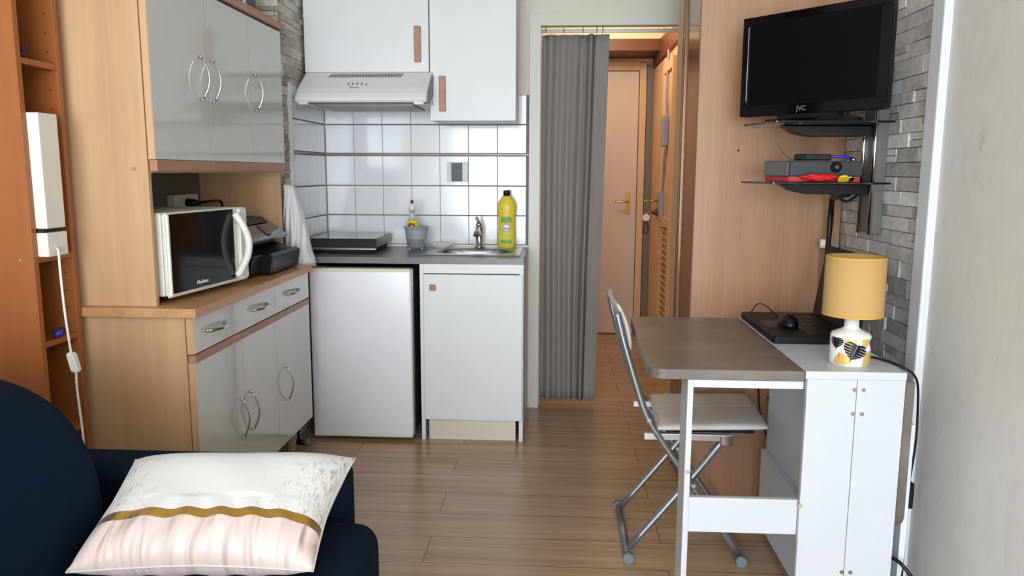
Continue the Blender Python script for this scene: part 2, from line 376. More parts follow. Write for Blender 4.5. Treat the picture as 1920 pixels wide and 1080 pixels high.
# rear wall with the window opening
mb=MB(); mb.box(-1.7,-1.5,-2.9,-2.8,0,2.5); mb.box(1.0,1.15,-2.9,-2.8,0,2.5); mb.box(-1.5,1.0,-2.9,-2.8,0,.1); mb.box(-1.5,1.0,-2.9,-2.8,2.38,2.5)
wf=S(mb.build('wall_front',M['cream_wall']))
mb=MB()
for x in (-1.5,-.28,.94): mb.box(x,x+.06,-2.87,-2.82,.1,2.38)
for z in (.1,2.32): mb.box(-1.5,1.0,-2.869,-2.821,z,z+.06)
S(mb.build('window_1',M['white_trim']))
# kitchen pier on the left with stacked stone and tiles
wk=S(B(-1.70,-1.222,3.412,4.15,0,2.5).build('wall_kitchen_side',M['mortar']))
def stones(rows, us, place, seed, rh=.042, L=(.09,.2)):
    """stone slips: place(u,v,d)->point; rows=(z0,z1), us=(u0,u1) or function of z"""
    rnd=random.Random(seed); mb=MB(); z=rows[0]; zmax=rows[1]; 
    while z<zmax-.005:
        h=min(rh*rnd.choice((.8,1,1,1.25)),zmax-z); u0,u1=us(z+h/2) if callable(us) else us
        u=u0-rnd.random()*.12
        while u<u1-.004:
            ln=rnd.uniform(*L); a=max(u,u0); b_=min(u+ln,u1)
            if b_-a>.006:
                subs=[(z,z+h)] if rnd.random()<.82 else [(z,z+h*.5),(z+h*.5,z+h)]
                for (za,zb) in subs:
                    d=rnd.uniform(.003,.011); g=.0011; b=bmesh.new(); tl=rnd.uniform(-.002,.002)
                    fr=[(a+g,za+g,d+tl),(b_-g,za+g,d-tl),(b_-g,zb-g,d),(a+g,zb-g,d+tl)]
                    V=[b.verts.new(place(p,q,dd)) for p,q,dd in fr]; W=[b.verts.new(place(p,q,0)) for p,q,dd in fr]
                    b.faces.new(V)
                    for i in range(4): b.faces.new((V[i],W[i],W[(i+1)%4],V[(i+1)%4]))
                    bmesh.ops.recalc_face_normals(b,faces=b.faces[:])
                    mb._merge(b)
            u+=ln
        z+=h
    return mb
TZ=1.636
mb=stones((.86,2.5),lambda z:(3.412,3.512 if z<TZ else 4.03),lambda u,v,d:(-1.222+d,u,v),5)
mb.build('stone_slips',M['stone_l'],wk)
mb=stones((.86,2.5),(-1.56,-1.212),lambda u,v,d:(u,3.412-d,v),6)
mb.build('stone_slips',M['stone_l'],wk)
def tiles_rows(): return [(1.491,1.634),(1.344,1.485),(1.179,1.328),(1.026,1.174),(.874,1.021),(.861,.870)]
mb=MB(); mb.box(-1.222,-1.2125,3.512,4.03,.861,1.635); mb.build('grout_bed',M['grout'],wk)
mb=MB()
for z0,z1 in tiles_rows():
    y=4.028
    while y>3.53:
        y0=max(y-.147,3.516); mb.box(-1.214,-1.206,y0,y,z0,z1,.0015,1); y-=.149
mb.build('side_tiles',M['tile'],wk)
MB().box(-1.214,-1.205,3.516,4.028,1.331,1.341,.001,1).build('tile_strip',M['strip'],wk)
S(B(-1.222,-1.200,3.502,3.516,.86,1.645).build('trim_1',M['white_trim']))
wk2=MB().box(-1.224,-1.216,3.41,4.03,0,.86).build('painted_lower_wall',M['toe'],wk)

# back wall with doorway
mb=MB(); mb.box(-1.222,-.10,4.03,4.15,0,2.5); mb.box(-.10,.66,4.03,4.15,1.985,2.5); mb.box(.66,1.17,4.03,4.15,0,2.5)
wb=S(mb.build('wall_back',M['cream_wall']))
MB().box(-1.206,-.146,4.0285,4.0315,.861,1.636).build('grout_bed',M['grout'],wb)
mb=MB(); X=[-1.2035+.1492*i for i in range(8)]
rt=random.Random(3)
for z0,z1 in tiles_rows():
    for i in range(7):
        x0=X[i]+.001; x1=min(X[i+1]-.001,-.1452)
        b=bmesh.new(); bmesh.ops.create_cube(b,size=1); a1=rt.uniform(-.004,.004); a2=rt.uniform(-.004,.004)
        for v in b.verts: v.co=Vector((v.co.x*(x1-x0),v.co.y*.007,v.co.z*(z1-z0)))
        bmesh.ops.bevel(b,geom=b.edges[:],offset=.0015,segments=1,affect='EDGES')
        R=Matrix.Rotation(a1,3,'X')@Matrix.Rotation(a2,3,'Z')
        for v in b.verts: v.co=R@v.co+Vector(((x0+x1)/2,4.026,(z0+z1)/2))
        mb._merge(b)
mb.build('wall_tiles',M['tile'],wb)
mb=MB()
MB().box(-1.204,-.1455,4.0215,4.03,1.331,1.341,.001,1).build('tile_strip',M['strip'],wb)
# door casing
mb=MB()
mb.box(-.145,-.098,4.008,4.032,0,2.03); mb.box(-.0985,.70,4.0085,4.032,1.982,2.03)
mb.box(-.106,-.090,3.999,4.06,0,1.985); mb.box(-.0905,.66,3.9995,4.06,1.970,1.985)
mb.box(-.102,-.086,4.06,4.16,0,1.975); mb.box(.64,.665,4.03,4.16,0,1.985)
S(mb.build('trim_2',M['frame_paint']))
# right wall: stone part, trim, beige wallpaper part
wr=S(B(1.042,1.17,2.24,4.15,0,2.5).build('wall_right_back',M['mortar']))
stones((0,2.5),(2.24,2.90),lambda u,v,d:(1.042-d,u,v),11,.043,(.08,.2)).build('stone_slips',M['stone_r'],wr)
S(B(1.03,1.17,-2.9,2.24,0,2.5).build('wall_right',M['beige']))
S(B(1.008,1.045,2.172,2.242,0,2.5,.006,3).build('trim_3',M['white_trim']))
S(B(1.002,1.042,2.245,2.88,.652,.668,.002).build('trim_4',M['white_trim']))
# hallway
mb=MB(); mb.box(-.7,1.1,5.99,6.1,0,2.5)
S(mb.build('wall_hall_end',M['hallwood'])); 
S(B(.722,.85,4.15,5.99,0,2.5).build('wall_hall_right',M['hallwood']))
S(B(-.75,-.62,4.15,5.99,0,2.5).build('wall_hall_left',M['hall_paint']))
S(B(-.75,.85,4.15,6.1,2.42,2.5).build('hall_ceiling',M['hall_paint']))
bpy.data.objects['hall_ceiling'].name='ceiling_hall'
mb=MB(); mb.box(-.62,.722,5.62,5.985,2.165,2.42)
S(mb.build('wall_hall_top',M['hall_paint']))
mb=MB(); mb.box(-.6,.72,5.60,5.985,2.085,2.165,.003); mb.prism([(5.985,2.165),(5.60,2.165),(4.7,2.12),(4.7,2.03),(5.4,2.02),(5.985,2.0)],'x',.70,.722)
S(mb.build('trim_5',M['hallwood_d']))
# hall doors
d=thing('door_1','','door',(.2,5.96,0)); del d['category']; S(d)
MB().box(-.18,.60,5.952,5.985,.008,1.99,.003).build('door_leaf',M['hall_door'],d)
mb=MB(); mb.box(.605,.655,5.945,5.99,0,2.05,.003); mb.box(-.24,.605,5.945,5.99,1.995,2.06,.003); mb.build('door_frame',M['hallwood'],d)
mb=MB(); mb.box(.522,.552,5.944,5.953,.935,1.10,.003); hp=mb.build('door_plate',M['brass'],d)
mb=MB(); mb.cyl((.537,5.945,1.03),(.537,5.90,1.03),.009); mb.tube([(.537,5.90,1.03),(.52,5.893,1.03),(.44,5.895,1.03)],.008); mb.cyl((.537,5.945,.97),(.537,5.938,.97),.012); mb.build('door_handle',M['brass'],d)
S(B(.658,.718,5.93,5.99,0,2.03,.002).build('trim_6',M['grey_panel']))
d=thing('door_2','','door',(.71,5.5,0)); del d['category']; S(d)
MB().box(.705,.723,5.33,5.90,.01,2.0,.003).build('door_leaf',M['hallwood'],d)
mb=MB(); mb.box(.672,.705,5.17,5.30,.93,1.115,.004); mb.build('lock_case',M['conduit'],d)
mb=MB(); mb.cyl((.675,5.24,1.06),(.61,5.24,1.06),.007); mb.tube([(.61,5.24,1.06),(.60,5.25,1.06),(.60,5.33,1.058)],.007); mb.build('door_handle',M['brass'],d)
mb=MB(); mb.cyl((.675,5.24,.985),(.635,5.24,.985),.026,.012); mb.build('lock_cylinder',M['hallwood_d'],d)
k=thing('key_ring','key with round white tag and dark cord loop hanging from hall door lock','keys',(.598,5.24,.86))
mb=MB(); mb.cyl((.632,5.24,.985),(.608,5.24,.985),.004); mb.cyl((.61,5.24,.985),(.60,5.238,.97),.002); mb.build('key',M['brass'],k)
mb=MB(); mb.cyl((.598,5.228,.95),(.598,5.233,.95),.024); mb.build('tag_disc',M['white_pl'],k)
mb=MB(); mb.tube([(.598,5.231,.928),(.586,5.231,.89),(.584,5.231,.855),(.598,5.231,.84),(.612,5.231,.855),(.61,5.231,.89),(.598,5.231,.928)],.004); mb.build('cord_loop',M['purple'],k)
# louvred closet door on hall's right wall
d=thing('door_3','','door',(.71,5.05,0)); del d['category']; S(d)
mb=MB(); mb.box(.69,.72,4.86,4.90,.02,1.95,.002); mb.box(.69,.72,5.27,5.31,.02,1.95,.002)
for z in (.02,.90,1.885): mb.box(.6905,.72,4.901,5.269,z,z+.06)
mb.box(.705,.72,4.9,5.27,.95,1.9); mb.build('door_frame',M['hallwood'],d)
mb=MB()
for i in range(20):
    z=.09+i*.041; mb.box(.694,.716,4.90,5.27,z,z+.006,rot=Matrix.Rotation(.75,3,'Y'))
mb.build('louvre_slats',M['hallwood'],d)
ic=thing('intercom_box','small grey wall box with conduit on the wooden wall in hallway','junction box',(.69,5.1,1.41))
MB().box(.668,.704,5.05,5.17,1.415,1.605,.006).build('housing',M['conduit'],ic)
MB().tube([(.70,5.11,1.605),(.69,5.11,1.75),(.698,5.12,2.02)],.008).tube([(.70,5.10,1.415),(.692,5.14,1.33),(.70,5.2,1.2),(.70,5.24,1.115)],.009).build('conduit',M['conduit'],ic)
hl=thing('ceiling_lamp','warm ceiling lamp of the hallway beyond the doorway','lamp',(.30,5.0,2.42))
MB().cyl((.30,5.0,2.42),(.30,5.0,2.40),.06).build('lamp_base',M['white_pl'],hl)
hg=MB().sphere((.30,5.0,2.34),.07).build('globe',mat('warm_bulb_glass',(255,205,140),.4,emis=6),hl)

# ---------------- wardrobe (built-in, wood end panel facing the camera) ----------------
wd=thing('wardrobe','tall light wood wardrobe end beside the doorway, bronze sliding front','wardrobe',(.77,3.1,0))
MB().box(.503,1.03,2.88,2.902,.0,2.49,.002).build('end_panel',M['ward'],wd)
mb=MB(); mb.box(.512,.528,2.93,3.235,.03,2.47); mb.build('sliding_door',M['brown_gloss'],wd)
mb=MB(); mb.box(.503,.53,2.902,2.928,0,2.49,.004); mb.box(.503,.53,3.238,3.262,0,2.49,.006,3); mb.box(.503,.53,3.285,3.30,0,2.49,.004); mb.build('door_profile',M['brown_gloss'],wd)
MB().box(.507,.53,3.262,3.46,0,2.49,.003).build('jamb_board',M['hallwood'],wd)
MB().box(.535,1.03,3.44,3.46,0,2.49).build('back_panel',M['ward'],wd)
mb=MB(); mb.cyl((.652,2.882,1.329),(.652,2.876,1.329),.004); mb.build('screw_hole',M['dark'],wd)

# ---------------- curtain ----------------
rod=thing('curtain_rod','thin pale metal rod across the top of doorway','curtain rod',(.28,4.09,1.955))
MB().cyl((-.089,4.09,1.957),(.642,4.09,1.957),.0095).build('rod',M['white_pl'],rod)
cu=thing('curtain','grey pleated curtain hanging at the left side of the doorway','curtain',(.09,4.09,.03))
def cf(u,v):
    z=.028+v*1.91; xr=.222+(.256-.222)*v**1.2; x=-.0835+(xr+.0835)*u
    if u<.66: y=.016*math.sin(u*2*PI*5.2+.4+.5*math.sin(v*3))*(1-.35*v)+.004*math.sin(u*23+1)
    elif u<.80: y=.026*math.cos((u-.66)/.14*PI*2)-.01
    else: y=-.004+.012*(u-.8)/.2*math.sin(v*5)
    x+=.006*math.sin(v*4+u*5)*(1-v)
    return (x,4.088+y-.004,z)
MB().grid(cf,200,30).build('cloth',M['curtain'],cu,solid=.003)
for x in (-.066,.024,.122,.192,.222):
    r_=.016; MB().tube([(x+.0*k,4.089+.017*math.sin(k*PI/8)*1.0,1.948+.028*math.cos(k*PI/8)) for k in range(17)],.0022,8,1).build('hook',M['chrome'],cu)

# ---------------- kitchen worktop, cupboard, fridge ----------------
wt=thing('worktop','grey laminate worktop of the kitchenette above fridge and white cupboard','worktop',(-.66,3.75,.832))
mb=MB(); hx0,hx1,hy0,hy1=-.60,-.205,3.63,3.90
mb.box(-1.2,hx0,3.48,4.02,.832,.86); mb.box(hx1,-.147,3.48,4.02,.832,.86); mb.box(hx0,hx1,3.48,hy0,.832,.86); mb.box(hx0,hx1,hy1,4.02,.832,.86)
mb.build('worktop_slab',M['counter'],wt)
MB().box(-1.2,-.147,4.005,4.022,.86,.872,.002).build('back_joint',M['white_pl'],wt)
sk=thing('sink','stainless steel sink with shallow bowl set in the grey worktop','sink',(-.40,3.78,.74))
def sf(u,v):
    x=-.645+u*(.645-.168); y=3.575+v*(.425)
    dx=(x+.40)/.185; dy=(y-3.765)/.125; rr=(abs(dx)**3+abs(dy)**3)**(1/3)
    e=min(1,max(0,(1.06-rr)/.22)); e=e*e*(3-2*e); z=.8645-.115*e
    if u<.008 or u>.992 or v<.012 or v>.988: z=.8605
    if x>-.205 and abs(dy)<1.3: z+=.0012*math.sin(x*650)
    return (x,y,z)
MB().grid(sf,110,70).build('bowl',M['satin'],sk)
mb=MB()
for i in range(5): mb.cyl((-.44+i*.014,3.872,.835),(-.44+i*.014,3.866,.835),.0045)
mb.build('overflow_holes',M['dark'],sk)
MB().lathe([(.028,0),(.028,.004),(.012,.004),(.012,.002),(.0,.002)],(-.40,3.77,.7495)).build('drain',M['chrome'],sk)
fa=thing('faucet','chrome single-lever mixer tap standing at the back of the sink','faucet',(-.395,3.945,.865))
MB().lathe([(.026,0),(.026,.006),(.020,.010),(.0195,.055),(.0205,.09),(.019,.105),(.012,.112)],(-.395,3.945,.865)).build('tap_body',M['chrome'],fa)
MB().tube([(-.395,3.945,.925),(-.397,3.90,.95),(-.399,3.85,.948),(-.40,3.835,.935)],[.014]*30,14).build('spout',M['chrome'],fa)
mb=MB(); mb.sphere((-.396,3.938,.982),.0165,1,1,.9); mb.tube([(-.396,3.942,.985),(-.398,3.915,1.005),(-.402,3.885,1.018)],.0085,12); mb.build('lever',M['chrome'],fa)

cb=thing('base_cupboard','white single-door cupboard under the sink with square wooden knob','cupboard',(-.385,3.75,0))
mb=MB(); mb.box(-.622,-.604,3.474,4.0,0,.832); mb.box(-.165,-.147,3.474,4.0,0,.832); mb.box(-.604,-.165,3.5,4.0,.10,.116); mb.box(-.604,-.165,3.985,4.0,.10,.832); mb.build('carcass',M['white_lam'],cb)
MB().box(-.604,-.165,3.480,3.498,.79,.832).build('top_rail',M['white_lam'],cb)
dr=MB().box(-.603,-.152,3.458,3.474,.103,.787,.0015,1).build('door',M['white_lam'],cb)
MB().box(-.573,-.546,3.441,3.458,.715,.742,.003).build('knob',M['pink_wood'],dr)
MB().box(-.588,-.181,3.484,3.498,0,.098).build('plinth',M['toe'],cb)

fr=thing('fridge','white table-top fridge under the worktop left of sink cupboard','fridge',(-.89,3.72,0))
MB().box(-1.12,-.655,3.50,3.97,.03,.81,.006).build('cabinet_body',M['dgrey'],fr)
dr=MB().box(-1.127,-.656,3.435,3.49,.022,.812,.012,4).build('door',M['fridge'],fr)
for z0,z1 in ((.798,.8135),(.019,.030)): MB().box(-1.125,-.658,3.4335,3.488,z0,z1,.004,3).build('door_edge',M['cream_edge'],dr)
MB().box(-.655,-.650,3.455,3.5,.03,.812,.001).build('seal_strip',M['satin'],fr)
mb=MB(); mb.box(-1.11,-1.05,3.44,3.475,.814,.820,.002); mb.cyl((-1.10,3.455,.812),(-1.10,3.455,.824),.008); mb.build('hinge',M['chrome'],fr)
for x in (-1.10,-.68): MB().cyl((x,3.53,0),(x,3.53,.03),.014).build('foot',M['black'],fr)
for x in (-1.10,-.68): MB().cyl((x,3.93,0),(x,3.93,.03),.014).build('foot',M['black'],fr)

# wall cabinets and hood
def wallcab(x0,x1,z0,hx,hz,label):
    t=thing('wall_cabinet',label,'cabinet',((x0+x1)/2,3.88,z0),'white wall cabinets above the kitchenette')
    MB().box(x0+.001,x1-.001,3.738,4.02,z0,2.42,.001).build('carcass',M['white_lam'],t)
    d=MB().box(x0+.001,x1-.001,3.718,3.736,z0-.002,2.42,.0015,1).build('door',M['white_lam'],t)
    MB().box(hx-.0155,hx+.0155,3.700,3.718,hz-.081,hz+.081,.003).build('handle',M['pink_wood'],d)
wallcab(-1.201,-.607,1.715,-.659,1.838,'white wall cabinet above the range hood with wooden bar handle')
wallcab(-.604,-.197,1.49,-.544,1.612,'white wall cabinet hanging lower, right of the range hood')
hd=thing('range_hood','white curved range hood with slots and buttons over the hob','range hood',(-.89,3.77,1.55))
HP=[(3.716,1.711),(3.69,1.696),(3.66,1.676),(3.62,1.650),(3.585,1.626),(3.555,1.60),(3.54,1.58),(3.536,1.568),(3.542,1.560)]
hx0,hx1=-1.193,-.588
MB().prism(HP+[(4.0,1.557),(4.0,1.711)],'x',hx0,hx1).build('hood_body',M['white_pl'],hd)
MB().prism([(y-.004,z-(.0)) for y,z in HP[1:]]+[(3.60,1.556),(3.70,1.60),(3.72,1.69)],'x',hx1-.004,hx1+.002).build('side_rim',M['conduit'],hd)
MB().box(hx0+.06,hx1-.08,3.62,3.95,1.549,1.558).build('filter_panel',mat('greenish_grey_metal',(128,134,128),.4,metal=.4),hd)
MB().box(hx0+.012,hx1-.012,3.548,3.60,1.556,1.561).build('glass_visor',M['mgrey'],hd)
for x in (hx0+.012,hx1-.062): MB().box(x,x+.045,3.54,3.565,1.548,1.563,.003).build('visor_clip',M['white_trim'],hd)
def hsurf(x,s):   # s 0..1 along HP by length
    L=[0]; 
    for a,b in zip(HP,HP[1:]): L.append(L[-1]+math.dist(a,b))
    t=s*L[-1]
    for i in range(len(HP)-1):
        if t<=L[i+1] or i==len(HP)-2:
            k=(t-L[i])/(L[i+1]-L[i]); y=HP[i][0]+(HP[i+1][0]-HP[i][0])*k; z=HP[i][1]+(HP[i+1][1]-HP[i][1])*k
            n=Vector((0,-(HP[i][1]-HP[i+1][1]),HP[i][0]-HP[i+1][0])).normalized(); n=Vector((0,n.y,abs(n.z)))
            return Vector((x,y,z))+n*.0008
mb=MB()
for i in range(26):
    x=-1.075+i*.0133
    for s0,s1,q0,q1 in ((.06,.14,1,.5),(.14,.22,.5,0)):
        mb.face([hsurf(x+.012*q0,s0),hsurf(x+.012*q1,s1),hsurf(x+.012*q1+.0072,s1),hsurf(x+.012*q0+.0072,s0)][::1])
mb.build('vent_slots',M['black'],hd)
mb=MB()
for i in range(4):
    x=-.969+i*.0205
    for (a,b_,c,d_) in ((0,.007,.44,.475),(0,.002,.44,.54),(0,.007,.505,.53)): mb.face([hsurf(x+a,c),hsurf(x+a,d_),hsurf(x+b_,d_),hsurf(x+b_,c)])
mb.face([hsurf(-.884,.49),hsurf(-.884,.54),hsurf(-.877,.54),hsurf(-.877,.49)])
mb.build('buttons',M['dgrey'],hd)
text('logo','Brandt',.0155,hsurf(-.932,.625)+Vector((0,-.0015,0)),(1,0,0),(0,.45,.9),M['mgrey'],hd)

# ---------------- things on the worktop ----------------
hb=thing('hob','black two-ring tabletop hob on the worktop beside tiled side wall','hob',(-1.02,3.8,.86))
x0,x1=-1.19,-.86
mb=MB(); mb.prism([(3.625,.885),(3.655,.926),(3.99,.932),(3.99,.888)],'x',x0,x1,.002,1); mb.build('hob_body',M['hobside'],hb)
MB().prism([(3.66,.927),(3.985,.9335),(3.985,.935),(3.66,.929)],'x',x0+.005,x1-.005).build('glass_top',M['hobtop'],hb)
MB().box(x0,x1+.005,3.612,3.63,.878,.889,.003).build('front_lip',M['satin'],hb)
MB().box(x0+.02,x1-.02,3.65,3.97,.864,.888).build('underside',M['dark'],hb)
for x,y in ((x0+.03,3.67),(x1-.03,3.67),(x0+.03,3.95),(x1-.03,3.95)): MB().cyl((x,y,.86),(x,y,.87),.012).build('foot',M['black'],hb)

bk=thing('sink_basket','grey-blue slotted plastic caddy on the worktop left of sink','basket',(-.705,3.86,.86))
def bsk(r,z0): return None
mb=MB(); prof=[(.045,.012),(.048,.03),(.052,.06),(.0565,.095),(.058,.107),(.064,.110),(.064,.116),(.056,.114),(.054,.09),(.046,.02)]
mb.lathe(prof,(-.705,3.86,.86),48,.78); mb.build('tub',M['basket'],bk)
mb=MB()
for k in range(9):
    a=-PI/2+(k-4)*.21; 
    pts=[]
    for z,r in ((.022,.0475),(.055,.0523)):
        for da in (-.035,.035):
            pts.append((-.705+r*math.cos(a+da)*1.012,3.86+.78*r*math.sin(a+da)*1.012,.86+z))
    mb.face([pts[0],pts[1],pts[3],pts[2]])
mb.build('slots',M['dgrey'],bk)
for dx in (-.03,.03): MB().box(-.705+dx-.006,-.705+dx+.006,3.845,3.875,.86,.873,.001).build('foot',M['basket'],bk)
ds=thing('dish_soap_bottle','small dish soap bottle with yellow liquid standing in the grey caddy','bottle',(-.725,3.86,.882))
MB().lathe([(.026,0),(.029,.006),(.029,.10),(.024,.118),(.018,.128)],(-.725,3.86,.882),32,.75).build('bottle_body',M['soap'],ds)
MB().lathe([(.018,.128),(.013,.150),(.012,.172)],(-.725,3.86,.882),24,.9).build('neck',M['clear'],ds)
mb=MB().lathe([(.015,.172),(.016,.19),(.012,.205),(.007,.21)],(-.725,3.86,.882),24); mb.build('cap',M['white_pl'],ds)
MB().lathe([(.007,.208),(.008,.22),(.004,.226)],(-.725,3.86,.882),16).build('nozzle',M['darkred'],ds)
def wrap(cx,cy,cz,r,sy,poly):  # 2-D polygon (arc-length u, height v) laid on an elliptic cylinder facing -y
    return [(cx+r*math.sin(u/r),cy-sy*r*math.cos(u/r),cz+v) for u,v in poly]
def ell(cu_,cv,ru,rv,n=20): return [(cu_+ru*math.cos(2*PI*k/n),cv+rv*math.sin(2*PI*k/n)) for k in range(n)]
MB().wrapf((-.725,3.86,.882),.0298,.76,[(-.018,.07),(.018,.07),(.018,.10),(.012,.112),(-.012,.112),(-.018,.10)]).build('label_patch',M['darkred'],ds)
MB().wrapf((-.725,3.86,.882),.0302,.77,ell(0,.093,.010,.009)).build('label_print',M['pinkl'],ds)
cbt=thing('cleaner_bottle','tall yellow cleaner bottle with black cap behind the sink','bottle',(-.255,3.95,.862))
c=(-.255,3.95,.864)
MB().lathe([(.040,0),(.0445,.006),(.0445,.06),(.0425,.11),(.0430,.16),(.0475,.195),(.0480,.212),(.040,.237),(.026,.255),(.019,.266)],c,48,.62).build('bottle_body',M['yellow'],cbt)
MB().lathe([(.0175,.266),(.0175,.290),(.015,.292)],c,28).build('cap',M['black'],cbt)
MB().wrapf(c,.0452,.635,[(-.031,.022),(.031,.022),(.031,.15),(.026,.162),(-.026,.162),(-.031,.15)]).build('label_patch',M['labely'],cbt)
MB().wrapf(c,.0456,.65,[(-.029,.13),(.029,.13),(.029,.15),(.024,.160),(-.024,.160),(-.029,.15)]).build('label_band',M['green'],cbt)
MB().wrapf(c,.0456,.65,[(-.029,.025),(.029,.025),(.029,.042),(-.029,.042)]).build('label_band',M['green'],cbt)
MB().wrapf(c,.0460,.66,ell(0,.105,.021,.021)).build('label_ring',mat('lilac_print',(120,130,190),.5),cbt)
MB().wrapf(c,.0463,.665,ell(0,.105,.0175,.0175)).build('label_disc',M['white_pl'],cbt)
MB().wrapf(c,.0466,.67,[(-.013,.095),(.013,.095),(.013,.104),(-.013,.104)]).build('label_print',M['pinkl'],cbt)
dsh=MB().lathe([(.038,0),(.042,.003),(.062,.017),(.066,.02),(.066,.022),(.060,.021),(.040,.007),(.0,.006)],(-.585,3.925,.8655),40,.75,caps=False)
tag(dsh.build('soap_dish',M['ceram']),'shallow white dish on the steel rim left of the tap','dish')
dc=thing('mosaic_tile_ornament','small square ornament with dark mosaic band on white wall tiles','ornament',(-.514,4.018,1.2))
MB().box(-.567,-.461,4.013,4.0225,1.198,1.298,.002).build('backing',M['decof'],dc)
MB().box(-.545,-.489,4.008,4.013,1.201,1.293,.002).build('mosaic_band',M['deco'],dc)

# ---------------- dresser / hutch ----------------
hu=thing('kitchen_dresser','tall beech dresser with grey lacquered doors, drawers and open niche','dresser',(-1.3,2.72,0))
yB=[2.19,2.535,2.855,3.262]
mb=MB(); mb.box(-1.54,-1.0965,2.19,2.208,.0,.822); mb.box(-1.54,-1.093,3.244,3.262,.16,.822); mb.box(-1.54,-1.093,2.208,3.244,.16,.178); mb.box(-1.54,-1.53,2.208,3.244,.16,.822); mb.box(-1.53,-1.095,2.208,3.244,.685,.70)
mb.build('base_carcass',M['beech'],hu)
MB().prism([(-1.54,2.165),(-1.05,2.165),(-1.05,3.265),(-1.54,3.265)],'z',.822,.850,.003).build('counter_slab',M['beech_y'],hu)
def bowh(p0,p1,out,par,nm_='handle'):   # bowed bar handle between two feet, bulging along +x
    p0=Vector(p0);p1=Vector(p1); mb=MB(); n=12; pts=[]
    for i in range(n+1):
        t=i/n; pts.append(p0.lerp(p1,t)+Vector((.010+out*math.sin(PI*t),0,0)))
    mb.tube(pts,.0036,8,1)
    for p in (p0,p1): mb.cyl(p,p+Vector((.012,0,0)),.004)
    return mb.build(nm_,M['chrome'],par)
for i in range(3):
    a,b_=yB[i],yB[i+1]
    d=MB().box(-1.093,-1.072,a+.0015,b_-.0015,.17,.680,.001,1).build('door',M['grey_lacq'],hu)
    MB().box(-1.093,-1.070,a+.0015,b_-.0015,.680,.704,.002).build('grip_strip',M['pink_wood'],d)
    MB().box(-1.0935,-1.0725,a+.0002,a+.0016,.17,.68).build('edge_band',M['beech'],d)
    hy=[2.495,2.583,2.94][i]
    bowh((-1.072,hy,.345),(-1.072,hy,.480),.022,d)
for (a,b_,hs) in ((2.19,2.855,((2.27,2.40),(2.63,2.76))),(2.855,3.262,((2.98,3.11),))):
    d=MB().box(-1.093,-1.071,a+.0015,b_-.0015,.708,.820,.001,1).build('drawer',M['grey_lacq'],hu)
    MB().box(-1.0935,-1.0715,a+.0002,a+.0016,.708,.82).build('edge_band',M['beech'],d)
    for h0,h1 in hs: 
        mb=MB(); pts=[(-1.071+.008+.022*math.sin(PI*t/10),h0+(h1-h0)*t/10,.764) for t in range(11)]
        mb.tube(pts,.006,8,1); mb.cyl((-1.071,h0,.764),(-1.060,h0,.764),.006); mb.cyl((-1.071,h1,.764),(-1.060,h1,.764),.006); mb.build('handle',M['chrome'],d)
for x,y in ((-1.15,3.19),(-1.50,3.19),(-1.12,2.25)): MB().cyl((x,y,0),(x,y,.16),.018,.026).build('leg',M['pink_wood'],hu)
# upper unit
mb=MB(); mb.box(-1.54,-1.1835,2.20,2.218,.85,1.845,.001,1); mb.build('side_panel',M['beech'],hu)
mb=MB(); mb.box(-1.54,-1.18,3.262,3.28,.85,1.845,.001,1); mb.build('side_panel',M['beech'],hu)
for z in (1.243,1.827): MB().box(-1.53,-1.182,2.218,3.262,z,z+.018).build('shelf_board',M['beech_y'],hu)
MB().box(-1.54,-1.53,2.218,3.262,.85,1.845).build('back_panel',M['niche'],hu)
MB().box(-1.54,-1.146,2.19,3.295,1.828,1.858,.004).build('cornice',M['pink_wood'],hu)
yU=[2.203,2.575,2.935,3.282]
for i in range(3):
    a,b_=yU[i],yU[i+1]
    d=MB().box(-1.18,-1.160,a+.0015,b_-.0015,1.282,1.822,.001,1).build('door',M['grey_lacq'],hu)
    MB().box(-1.18,-1.157,a+.0015,b_-.0015,1.248,1.281,.002).build('grip_strip',M['pink_wood'],d)
    MB().box(-1.1805,-1.1605,a-.0004,a+.0016,1.282,1.822).build('edge_band',M['beech'],d)
    hy=[2.515,2.60,2.975][i]
    bowh((-1.16,hy,1.478),(-1.16,hy,1.612),.024,d)
mb=MB(); mb.cyl((-1.225,2.2005,1.255),(-1.225,2.198,1.255),.006); mb.build('screw_cap',M['pink_wood'],hu)

# grey box/bag on top of dresser
bb=thing('storage_bag','grey-blue storage case with pale strap lying on top of the dresser','case',(-1.37,2.95,1.858))
MB().box(-1.52,-1.22,2.70,3.20,1.859,2.03,.02,4).build('case_body',mat('slate_blue_fabric',(92,102,112),.8,bump=.3),bb)
MB().box(-1.221,-1.214,3.05,3.07,1.862,2.02,.002).build('strap',M['white_pl'],bb)

# ---------------- microwave ----------------
mw=thing('microwave','ivory microwave with black glass door in the dresser niche','microwave',(-1.3,2.45,.86))
ang=math.atan2(.052,.425); U=Vector((math.sin(ang),math.cos(ang),0)); N=Vector((math.cos(ang),-math.sin(ang),0)); O=Vector((-1.158,2.240,.862))
def MW(u,d,z): return O+U*u-N*d+Vector((0,0,z))
def obox(F,u0,u1,d0,d1,z0,z1,bev=.002,seg=2):
    b=bmesh.new(); bmesh.ops.create_cube(b,size=1)
    for v in b.verts: v.co=Vector((u0+(v.co.x+.5)*(u1-u0),d0+(v.co.y+.5)*(d1-d0),z0+(v.co.z+.5)*(z1-z0)))
    if bev: bmesh.ops.bevel(b,geom=b.edges[:],offset=bev,segments=seg,affect='EDGES')
    for v in b.verts: v.co=F(*v.co)
    bmesh.ops.recalc_face_normals(b,faces=b.faces[:]); m=MB(); m._merge(b); return m
obox(MW,0,.44,.022,.30,.010,.262,.004).build('casing',M['off_white'],mw)
dr=obox(MW,0,.445,0,.020,.006,.262,.006,3).build('door',M['off_white'],mw)
